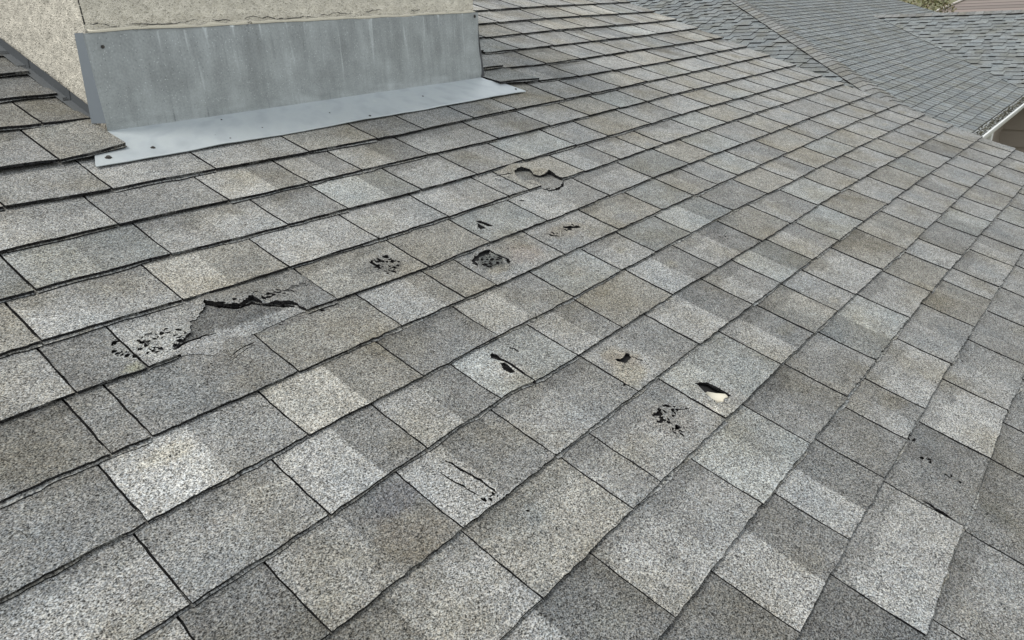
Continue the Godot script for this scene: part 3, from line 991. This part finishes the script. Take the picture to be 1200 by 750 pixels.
	# folded ends that wrap round the corners
	var side := func(called: String, corner: Vector3, out: float, back: float, low: float, flare: float, col: Color) -> void:
		var e := Shape.new()
		var ny := 10
		for j in ny:
			var q := [float(j) / ny, float(j + 1) / ny]
			var c := []
			for f in q:
				var y := lerpf(low, .234, f)
				var fx: float = flare * (1 - f)
				var p0 := corner + up * y + Vector3(-out * .001, 0, .0015)
				var p1 := corner + up * y + Vector3(out * (.004 + fx), 0, -back * lerpf(1.0, .8, f))
				c.append([L.call(p0), L.call(p1)])
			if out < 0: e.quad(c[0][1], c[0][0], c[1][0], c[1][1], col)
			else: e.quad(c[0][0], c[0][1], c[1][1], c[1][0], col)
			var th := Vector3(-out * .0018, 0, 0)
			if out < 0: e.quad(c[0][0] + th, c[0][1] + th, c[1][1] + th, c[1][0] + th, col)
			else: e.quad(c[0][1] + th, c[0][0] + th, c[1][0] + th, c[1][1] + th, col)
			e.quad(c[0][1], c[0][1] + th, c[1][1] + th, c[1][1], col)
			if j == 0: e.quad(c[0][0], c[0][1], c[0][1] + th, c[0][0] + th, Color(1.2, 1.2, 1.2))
		put(called, e, M.zinc_plain, t)
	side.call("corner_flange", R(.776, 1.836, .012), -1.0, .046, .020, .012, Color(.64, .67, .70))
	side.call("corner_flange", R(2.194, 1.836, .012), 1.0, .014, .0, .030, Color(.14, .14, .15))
	# step flashing: short overlapping steps up the left and right sides
	for k in 9:
		for s in [[u0 - .003, -1.0], [u1 + .003, 1.0]]:
			var st := Shape.new()
			var va := 1.93 + k * .125
			var vb := va + .155
			var up0 := .026 + .002 * (k % 2)
			var x: float = s[0] + s[1] * (.001 + .0012 * (k % 2))
			var a := R(x, va, .012)
			var b := R(x, vb, .012)
			var n2 := R(0, 0, 1)
			var o := Vector3(s[1] * .022, 0, 0)
			var col := Color(.30, .30, .30)
			if s[1] < 0:
				st.quad(L.call(b), L.call(a), L.call(a + n2 * up0), L.call(b + n2 * up0), col)
				st.quad(L.call(a + o), L.call(a), L.call(b), L.call(b + o), col)
			else:
				st.quad(L.call(a), L.call(b), L.call(b + n2 * up0), L.call(a + n2 * up0), col)
				st.quad(L.call(a), L.call(a + o), L.call(b + o), L.call(b), col)
			put("step_flashing", st, M.zinc_plain, t)
	# sealant bead along the plate's top, cracked away from the wall in places
	var bead := Shape.new()
	for k in 90:
		var c := []
		for f in [k / 90.0, (k + 1) / 90.0]:
			var u := lerpf(u0 + .002, u1 - .002, f)
			var r := .004 + wobble.get_noise_1d(u * 60) * .0035
			var p := R(u, 1.836, .012) + up * (.236 + wobble.get_noise_2d(u * 14, 9) * .003) + Vector3(0, 0, -.004)
			c.append([p + Vector3(0, -.001, .0065), p + Vector3(0, r * .7, .0065), p + Vector3(0, r * 1.6, -.001)])
		if wobble.get_noise_1d(k * 9.0 + 300) > .55: continue
		for j in 2: bead.quad(L.call(c[0][j]), L.call(c[1][j]), L.call(c[1][j + 1]), L.call(c[0][j + 1]), Color.WHITE)
	put("sealant_bead", bead, M.caulk, t).set_meta("kind", "stuff")
	# cracks in the stucco just above, as dark slivers let into the face
	var cr := Shape.new()
	rng.seed = 404
	for s in [[.80, .06], [.90, .17], [1.12, .05], [1.22, .24], [1.48, .12], [1.66, .05], [1.86, .04]]:
		var u: float = s[0]
		var y := .246 + rng.randf() * .005
		while u < s[0] + s[1]:
			var e := u + rng.randf_range(.008, .018)
			var y2 := clampf(y + rng.randf_range(-.0045, .0045), .242, .258)
			var h := rng.randf_range(.0006, .0026)
			var p := R(u, 1.842, .012) + up * y + Vector3(0, 0, .0038)
			var q := R(e, 1.842, .012) + up * y2 + Vector3(0, 0, .0038)
			cr.quad(L.call(p), L.call(q), L.call(q + up * h), L.call(p + up * h), Color.WHITE)
			u = e; y = y2
	for k in 5:
		var y := .25 + k * .022
		var p := R(u0, 1.842, .012) + up * y + Vector3(-.0008, 0, .0012)
		var w := rng.randf_range(.001, .003)
		cr.quad(L.call(p), L.call(p + Vector3(w, 0, .001)), L.call(p + Vector3(w, .02, .001)), L.call(p + Vector3(0, .02, 0)), Color.WHITE)
	put("stucco_crack", cr, M.asphalt, t).set_meta("kind", "stuff")

# ------------------------------------------------------------------ the neighbouring house
func slope(called: String, o: Vector3, ex: Vector3, ev: Vector3, poly: PackedVector2Array, parent: Node, seed_: int, toothed: float, base_tone: float, tint: Color) -> MeshInstance3D:
	var nn := ex.cross(ev).normalized()
	var deck := Shape.new()
	var tr := Geometry2D.triangulate_polygon(poly)
	var P := func(q: Vector2, w: float) -> Vector3: return o + ex * q.x + ev * q.y + nn * w
	for side in [1, -1]:
		var f := deck.v.size()
		for q in poly: deck.vert(P.call(q, -.004 if side > 0 else -.06), nn * side, q, Color.WHITE)
		for k in range(0, tr.size(), 3):
			var ccw := (poly[tr[k + 1]] - poly[tr[k]]).cross(poly[tr[k + 2]] - poly[tr[k]]) > 0
			if ccw == (side > 0): deck.tri(f + tr[k], f + tr[k + 1], f + tr[k + 2])
			else: deck.tri(f + tr[k], f + tr[k + 2], f + tr[k + 1])
	for k in poly.size():
		var a := poly[k]
		var b := poly[(k + 1) % poly.size()]
		deck.quad(P.call(a, -.06), P.call(b, -.06), P.call(b, -.004), P.call(a, -.004), Color.WHITE)
	var roof := put(called, deck, M.felt, parent)
	var sh := Shape.new()
	rng.seed = seed_
	var bb := Rect2(poly[0], Vector2.ZERO)
	for q in poly: bb = bb.expand(q)
	var e := .143
	var dark := Color(.045, .045, .05)
	for n in int(bb.size.y / e) + 1:
		var v := bb.position.y + n * e
		var u := bb.position.x - rng.randf() * .3
		var kind := 0
		while u < bb.end.x:
			var wd := rng.randf_range(.10, .26)
			kind = 1 - kind
			var lift := toothed * (1.0 if kind == 1 else 0.0)
			var jg := rng.randf_range(-.006, .006)
			var tab := PackedVector2Array([Vector2(u, v + jg), Vector2(u + wd, v + jg), Vector2(u + wd, v + e + .012), Vector2(u, v + e + .012)])
			var col := tone_color(base_tone + rng.randf_range(-.8, .7) + (.3 if kind == 1 else -.3) * toothed * 45, tint)
			for pc in Geometry2D.intersect_polygons(tab, poly):
				if Geometry2D.is_polygon_clockwise(pc): continue
				var t3 := Geometry2D.triangulate_polygon(pc)
				var f := sh.v.size()
				for q in pc:
					var kk: float = (q.y - v) / e
					sh.vert(P.call(q, lerpf(.0098, .002, kk) + lift), nn, (q + Vector2(n * .31, 0)) / .8, col, q / 3.1)
				for k in range(0, t3.size(), 3):
					if (pc[t3[k + 1]] - pc[t3[k]]).cross(pc[t3[k + 2]] - pc[t3[k]]) > 0: sh.tri(f + t3[k], f + t3[k + 1], f + t3[k + 2])
					else: sh.tri(f + t3[k], f + t3[k + 2], f + t3[k + 1])
				for k in pc.size():
					var a: Vector2 = pc[k]
					var b: Vector2 = pc[(k + 1) % pc.size()]
					var ha := lerpf(.0098, .002, (a.y - v) / e) + lift
					var hb := lerpf(.0098, .002, (b.y - v) / e) + lift
					sh.quad(P.call(a, -.002), P.call(b, -.002), P.call(b, hb), P.call(a, ha), dark)
			u += wd + (.019 if toothed == 0 else 0.0)
	var so := put("shingles", sh, M["shingle%d" % (seed_ % 3)], roof)
	so.set_meta("kind", "stuff")
	return roof

func hip_caps(a: Vector3, b: Vector3, n1: Vector3, n2: Vector3, parent: Node, seed_: int) -> void:
	rng.seed = seed_
	var d := (b - a).normalized()
	var len_ := (b - a).length()
	var k := 0
	var s1 := (n1 - n1.dot(d) * d).cross(d).normalized()
	var s2 := d.cross(n2 - n2.dot(d) * d).normalized()
	if s1.dot(n2) > 0: s1 = -s1
	if s2.dot(n1) > 0: s2 = -s2
	var up := (n1 + n2).normalized()
	while k * .14 < len_ - .05:
		var p0 := a + d * k * .14
		var p1 := a + d * minf(k * .14 + .2, len_)
		var sh := Shape.new()
		var w := .13 + rng.randf_range(-.006, .006)
		var h0 := up * .036
		var h1 := up * .026
		var col := tone_color(5.6 + rng.randf_range(-.9, .7), Color(.975, 1.0, 1.0))
		var dark := Color(.05, .05, .05)
		for s in [s1, s2]:
			var nn: Vector3 = n1 if s == s1 else n2
			var e0: Vector3 = p0 + s * w + nn * .030
			var e1: Vector3 = p1 + s * w + nn * .022
			if (e0 - p0).cross(p1 - p0).dot(nn) > 0: sh.quad(p0 + h0, e0, e1, p1 + h1, col)
			else: sh.quad(e0, p0 + h0, p1 + h1, e1, col)
			var low: Vector3 = nn * -.026
			sh.quad(p0 + h0, p0 + h0 + low, e0 + low, e0, dark); sh.quad(e0, e0 + low, p0 + h0 + low, p0 + h0, dark)
			sh.quad(e0 + low, e1 + low, e1, e0, dark); sh.quad(e0, e1, e1 + low, e0 + low, dark)
		put("hip_cap", sh, M.shingle1, parent)
		k += 1

func build_neighbour() -> void:
	var at := Vector3(8.62, -3.3, -1.14)
	var t := thing("house", "neighbouring house with blue-grey shingled hip roof, white gutter and tan siding", "house", at)
	var o := Vector3(0, 2.65, 0)                      # eave corner, in the house's own axes
	var ev_front := Vector3(0, S, -C)
	var ev_side := Vector3(C, S, 0)
	var n_front := Vector3(0, C, S)
	var n_side := Vector3(-S, C, 0)
	var cool := Color(.925, 1.0, 1.03)
	var run := 6.87
	var sl := run / C
	var wing_a := 4.87                               # where the wing's eave leaves the front eave
	var wing_run := 3.1
	var wing_b := wing_a + 2 * wing_run
	var wl := wing_run / C
	var x_end := 12.33
	var p_front := PackedVector2Array([Vector2(0, 0), Vector2(wing_a, 0), Vector2(wing_a + wing_run, wl), Vector2(wing_b, 0), Vector2(x_end, 0), Vector2(x_end, sl), Vector2(run, sl)])
	var r2 := slope("front_roof_slope", o, Vector3(1, 0, 0), ev_front, p_front, t, 901, 0.0, 5.7, cool)
	var p_side := PackedVector2Array([Vector2(-2 * run, 0), Vector2(0, 0), Vector2(-run, sl)])
	var r1 := slope("side_roof_slope", o, Vector3(0, 0, 1), ev_side, p_side, t, 902, .0095, 5.4, Color(.925, 1.0, 1.035))
	var wo := o + Vector3(wing_a, 0, 0)
	var p_wing := PackedVector2Array([Vector2(0, 0), Vector2(5.2, 0), Vector2(5.2, wl), Vector2(-wing_run, wl)])
	var r3 := slope("wing_roof_slope", wo, Vector3(0, 0, 1), ev_side, p_wing, t, 903, .0095, 5.8, cool)
	var back := Shape.new()                          # slopes that face away
	var rz := -run
	var ry := 2.65 + run * S / C
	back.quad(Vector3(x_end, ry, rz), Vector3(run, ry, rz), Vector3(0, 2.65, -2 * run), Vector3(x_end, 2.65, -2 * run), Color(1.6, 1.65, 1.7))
	var wy := 2.65 + wing_run * S / C
	var wx := wing_a + wing_run
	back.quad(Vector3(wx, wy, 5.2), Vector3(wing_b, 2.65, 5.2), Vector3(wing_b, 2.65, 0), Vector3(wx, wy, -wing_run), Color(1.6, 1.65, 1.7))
	put("rear_roof_slope", back, M.felt, t)
	hip_caps(o + Vector3(0, 0, 0), Vector3(run, ry, rz), n_front, n_side, r2, 31)
	hip_caps(Vector3(wx, wy, 5.2), Vector3(wx, wy, -wing_run - .1), n_side, Vector3(S, C, 0), r3, 33)
	# walls with lapped boards
	var wall := Shape.new()
	var h := 2.55
	var ov := .28
	wall.box(Vector3(ov, 0, -2 * run + ov), Vector3(x_end - ov - .2, 0, 0), Vector3(0, h, 0), Vector3(0, 0, 2 * run - 2 * ov), Color.WHITE)
	wall.box(Vector3(wing_a + ov, 0, -ov + .003), Vector3(wing_b - wing_a - 2 * ov, 0, 0), Vector3(0, h, 0), Vector3(0, 0, 4.9 + ov), Color.WHITE)
	wall.quad(Vector3(wing_a, h + .1, 4.9), Vector3(wing_b, h + .1, 4.9), Vector3(wx, wy - .08, 4.9), Vector3(wx, wy - .08, 4.9), Color.WHITE)
	wall.quad(Vector3(x_end - .2, h + .1, 0), Vector3(x_end - .2, h + .1, -2 * run), Vector3(x_end - .2, ry - .08, rz), Vector3(x_end - .2, ry - .08, rz), Color.WHITE)
	var wo_ := put("wall", wall, M.siding, t)
	rng.seed = 8
	var lap := .255
	for k in 12:
		var y := .03 + k * lap
		if y + lap > h + .02: break
		var col := Color(1, 1, 1) * rng.randf_range(.93, 1.05)
		for s in 2:
			var b := Shape.new()
			if s == 0:      # wing's side wall
				var x := wing_a + ov
				b.quad(Vector3(x - .042, y, -ov), Vector3(x - .042, y, 4.9), Vector3(x - .004, y + lap + .02, 4.9), Vector3(x - .004, y + lap + .02, -ov), col)
				b.quad(Vector3(x, y, -ov), Vector3(x, y, 4.9), Vector3(x - .042, y, 4.9), Vector3(x - .042, y, -ov), col)
			else:           # front wall between the corner and the wing
				var z := -ov
				b.quad(Vector3(ov, y, z + .042), Vector3(wing_a + ov, y, z + .042), Vector3(wing_a + ov, y + lap + .02, z + .004), Vector3(ov, y + lap + .02, z + .004), col)
				b.quad(Vector3(ov, y, z), Vector3(wing_a + ov, y, z), Vector3(wing_a + ov, y, z + .042), Vector3(ov, y, z + .042), col)
			put("siding_board", b, M.siding, wo_)
	var sof := Shape.new()
	sof.box(Vector3(.02, h, -ov), Vector3(wing_a + ov, 0, 0), Vector3(0, .02, 0), Vector3(0, 0, ov - .02), Color.WHITE)
	sof.box(Vector3(wing_a + .02, h, .0), Vector3(ov, 0, 0), Vector3(0, .02, 0), Vector3(0, 0, 5.1), Color.WHITE)
	sof.box(Vector3(.02, h, -2 * run), Vector3(ov, 0, 0), Vector3(0, .02, 0), Vector3(0, 0, 2 * run - ov), Color.WHITE)
	put("soffit", sof, M.trim, t)
	# gutters: a trough with a rolled lip
	var gutter := func(a: Vector3, b: Vector3, out: Vector3) -> void:
		var g := Shape.new()
		var prof := [Vector2(0, .0), Vector2(0, -.10), Vector2(.06, -.10), Vector2(.085, -.055), Vector2(.105, -.03), Vector2(.11, .0), Vector2(.10, .008), Vector2(.095, -.004), Vector2(.08, -.035), Vector2(.05, -.085), Vector2(.005, -.085), Vector2(.005, 0)]
		for k in prof.size() - 1:
			var p: Vector3 = (out * prof[k].x + Vector3.UP * prof[k].y) * 1.25
			var q: Vector3 = (out * prof[k + 1].x + Vector3.UP * prof[k + 1].y) * 1.25
			if (b - a).cross(out).y < 0: g.quad(a + p, b + p, b + q, a + q, Color.WHITE)
			else: g.quad(b + p, a + p, a + q, b + q, Color.WHITE)
		for e in [a, b]:
			g.quad(e, e + out * .11, e + out * .085 - Vector3(0, .055, 0), e - Vector3(0, .1, 0), Color.WHITE)
			g.quad(e - Vector3(0, .1, 0), e + out * .085 - Vector3(0, .055, 0), e + out * .06 - Vector3(0, .1, 0), e - Vector3(0, .1, 0), Color.WHITE)
		put("gutter", g, M.white, t)
	gutter.call(Vector3(-.1, 2.655, .012), Vector3(wing_a - .01, 2.655, .012), Vector3(0, 0, 1))
	gutter.call(Vector3(wing_a - .012, 2.655, .13), Vector3(wing_a - .012, 2.655, 5.2), Vector3(-1, 0, 0))
	gutter.call(Vector3(-.012, 2.655, -2 * run), Vector3(-.012, 2.655, -.02), Vector3(-1, 0, 0))
	var ds := Shape.new()                            # downspout from the front gutter back to the wall
	var dx := 1.55
	ds.box(Vector3(dx, 2.44, .03), Vector3(.12, 0, 0), Vector3(0, .13, 0), Vector3(0, 0, .065), Color.WHITE)
	var pa := Vector3(dx, 2.46, .03)
	var pb := Vector3(dx, 2.2, -ov + .02)
	for q in [[Vector3.ZERO, Vector3(.12, 0, 0)], [Vector3(.12, 0, 0), Vector3(.12, .06, .03)], [Vector3(.12, .06, .03), Vector3(0, .06, .03)], [Vector3(0, .06, .03), Vector3.ZERO]]:
		ds.quad(pa + q[0], pa + q[1], pb + q[1], pb + q[0], Color.WHITE)
	ds.box(Vector3(dx, .1, -ov + .02), Vector3(.12, 0, 0), Vector3(0, 2.2, 0), Vector3(0, 0, .065), Color.WHITE)
	put("downspout", ds, M.white, t)
	# leaves and moss lying in the trough
	var lit := Shape.new()
	rng.seed = 55
	for k in 1700:
		var p := Vector3(rng.randf_range(0.2, wing_a - .05), 2.66 + rng.randf_range(-.05, .0), rng.randf_range(.0, .095))
		if p.z < .0: p.y += -p.z * S / C + .012
		var a := Vector3(rng.randf_range(-1, 1), rng.randf_range(-.4, .4), rng.randf_range(-1, 1)).normalized() * rng.randf_range(.006, .024)
		var b := Vector3(-a.z, rng.randf_range(-.3, .3) * .02, a.x) * rng.randf_range(.3, .7)
		var col: Color = [Color(.08, .075, .05), Color(.12, .115, .07), Color(.15, .135, .09), Color(.05, .05, .04), Color(.19, .18, .13)][rng.randi() % 5]
		lit.quad(p - a, p + b, p + a, p - b, col)
	var lo := put("leaf_litter", lit, plain(Color(.72, .72, .70), .95), t)
	lo.set_meta("kind", "stuff")

# ------------------------------------------------------------------ what lies beyond
func build_beyond() -> void:
	var g := Shape.new()
	g.quad(Vector3(-400, -3.3, 400), Vector3(600, -3.3, 400), Vector3(600, -3.3, -600), Vector3(-400, -3.3, -600), Color.WHITE)
	var go := put("ground", g, M.ground)
	go.set_meta("kind", "structure"); go.set_meta("label", "dry patchy ground around the houses")
	# brown-roofed house far off
	var t := thing("house", "distant house with a brown hip roof and pale hip lines", "house", Vector3(72, -3.3, -5))
	var w := 26.0
	var d := 16.0
	var y := 2.3
	var rise := 4.0
	var col := Color(.20, .172, .158)
	var pts := [Vector3(-w / 2, y, d / 2), Vector3(w / 2, y, d / 2), Vector3(w / 2, y, -d / 2), Vector3(-w / 2, y, -d / 2)]
	var r0 := Vector3(-w / 2 + d / 2, y + rise, 0)
	var r1 := Vector3(w / 2 - d / 2, y + rise, 0)
	var faces := [[pts[0], pts[1], r1, r0], [pts[2], pts[3], r0, r1], [pts[3], pts[0], r0, r0], [pts[1], pts[2], r1, r1]]
	rng.seed = 12
	for f in faces:
		var s := Shape.new()
		for k in 24:          # courses as real steps
			var a: Vector3 = f[0].lerp(f[3], k / 24.0)
			var b: Vector3 = f[1].lerp(f[2], k / 24.0)
			var a2: Vector3 = f[0].lerp(f[3], (k + 1) / 24.0)
			var b2: Vector3 = f[1].lerp(f[2], (k + 1) / 24.0)
			var c := col * rng.randf_range(.85, 1.15)
			var up := Vector3(0, .02, 0)
			s.quad(a + up, b + up, b2, a2, c); s.quad(a, b, b + up, a + up, c * .4)
		put("roof_slope", s, plain(Color.WHITE, .9), t)
	for e in [[pts[0], r0], [pts[3], r0], [pts[1], r1], [pts[2], r1], [r0, r1]]:
		var s := Shape.new()
		var dir: Vector3 = (e[1] - e[0])
		var sd := dir.cross(Vector3.UP).normalized() * .10
		s.box(e[0] + Vector3(0, .05, 0) - sd, dir, Vector3(0, .07, 0), sd * 2, Color(.50, .47, .44))
		put("hip_line", s, plain(Color.WHITE, .9), t)
	var wall := Shape.new()
	wall.box(Vector3(-w / 2 + .6, 0, -d / 2 + .6), Vector3(w - 1.2, 0, 0), Vector3(0, y, 0), Vector3(0, 0, d - 1.2), Color(.6, .56, .5))
	put("wall", wall, plain(Color.WHITE, .9), t)
	# shrubs
	var spots := [[Vector3(43, -3.3, -9.0), 3.9, "tall yellow-green shrub behind the neighbour's ridge, beside the brown roof"], [Vector3(43.5, -3.3, -11.2), 4.5, "bushier green-yellow shrub behind the neighbour's roof, farther from the brown roof"]]
	for k in spots.size():
		rng.seed = 700 + k
		var q := thing("shrub", spots[k][2], "shrub", spots[k][0], "shrubs beyond the neighbour's roof")
		var hgt: float = spots[k][1]
		var st := Shape.new()
		for j in 7:
			var top := Vector3(rng.randf_range(-1, 1), hgt * rng.randf_range(.6, .95), rng.randf_range(-1, 1))
			for s in 3:
				var a0 := Vector3(cos(TAU * s / 3), 0, sin(TAU * s / 3)) * .05
				var a1 := Vector3(cos(TAU * (s + 1) / 3), 0, sin(TAU * (s + 1) / 3)) * .05
				st.quad(a1, a0, top + a0 * .3, top + a1 * .3, Color(.16, .13, .10))
		put("stem", st, plain(Color.WHITE, .9), q)
		var lf := Shape.new()
		for j in 3200:
			var dd := Vector3(rng.randfn(), rng.randfn(), rng.randfn()).normalized()
			var rr := pow(rng.randf(), .45)
			var p := Vector3(dd.x * 1.5, hgt * .58 + dd.y * hgt * .42, dd.z * 1.5) * Vector3(rr, 1, rr)
			if wobble.get_noise_3d(p.x * 12 + k * 50, p.y * 12, p.z * 12) < -.12: continue
			var a := Vector3(rng.randf_range(-1, 1), rng.randf_range(-1, 1), rng.randf_range(-1, 1)).normalized() * rng.randf_range(.05, .11)
			var b := a.cross(Vector3(rng.randf_range(-1, 1), 1, rng.randf_range(-1, 1))).normalized() * .045
			lf.quad(p - a, p + b, p + a, p - b, [Color(.15, .145, .06), Color(.10, .11, .045), Color(.20, .18, .09), Color(.22, .19, .14)][rng.randi() % 4])
		put("foliage", lf, M.leaf, q)

func _ready() -> void:
	# camera
	var cam := Camera3D.new()
	cam.name = "camera"
	cam.fov = rad_to_deg(2 * atan(375.0 / 850.0))
	cam.near = .02
	cam.far = 2000
	cam.transform = Transform3D(Basis(Vector3(.642165, -.048734, .765016), Vector3(.328140, .919395, -.216878), Vector3(-.692783, .390304, .606395)).orthonormalized(), Vector3(0, .8215, .27383))
	add_child(cam)
	cam.make_current()
	# overcast sky
	var sky := ProceduralSkyMaterial.new()
	sky.sky_top_color = Color(.83, .845, .855)
	sky.sky_horizon_color = Color(.88, .885, .885)
	sky.sky_curve = .2
	sky.ground_horizon_color = Color(.5, .5, .48)
	sky.ground_bottom_color = Color(.3, .3, .28)
	sky.sky_energy_multiplier = 1.0
	var env := Environment.new()
	env.background_mode = Environment.BG_SKY
	env.sky = Sky.new()
	env.sky.sky_material = sky
	env.ambient_light_source = Environment.AMBIENT_SOURCE_SKY
	env.tonemap_mode = Environment.TONE_MAPPER_LINEAR
	env.tonemap_exposure = 1.52
	env.sdfgi_enabled = true
	env.ssao_enabled = true
	env.ssil_enabled = true
	var we := WorldEnvironment.new()
	we.name = "daylight"
	we.environment = env
	add_child(we)
	var sun := DirectionalLight3D.new()
	sun.name = "sun"
	sun.light_energy = .45
	sun.light_angular_distance = 14
	sun.light_color = Color(1, .98, .95)
	sun.shadow_enabled = true
	add_child(sun)
	sun.look_at_from_position(Vector3(-2.2, 6, -1.2), Vector3.ZERO)
	wobble.seed = 4
	wobble.noise_type = FastNoiseLite.TYPE_SIMPLEX_SMOOTH
	wobble.frequency = .35
	wobble.fractal_octaves = 3
	make_materials()
	var house := thing("house", "nearest house, its grey shingle roof weathered, cracked and torn", "house", Vector3.ZERO)
	build_roof(house)
	build_chimney()
	build_neighbour()
	build_beyond()
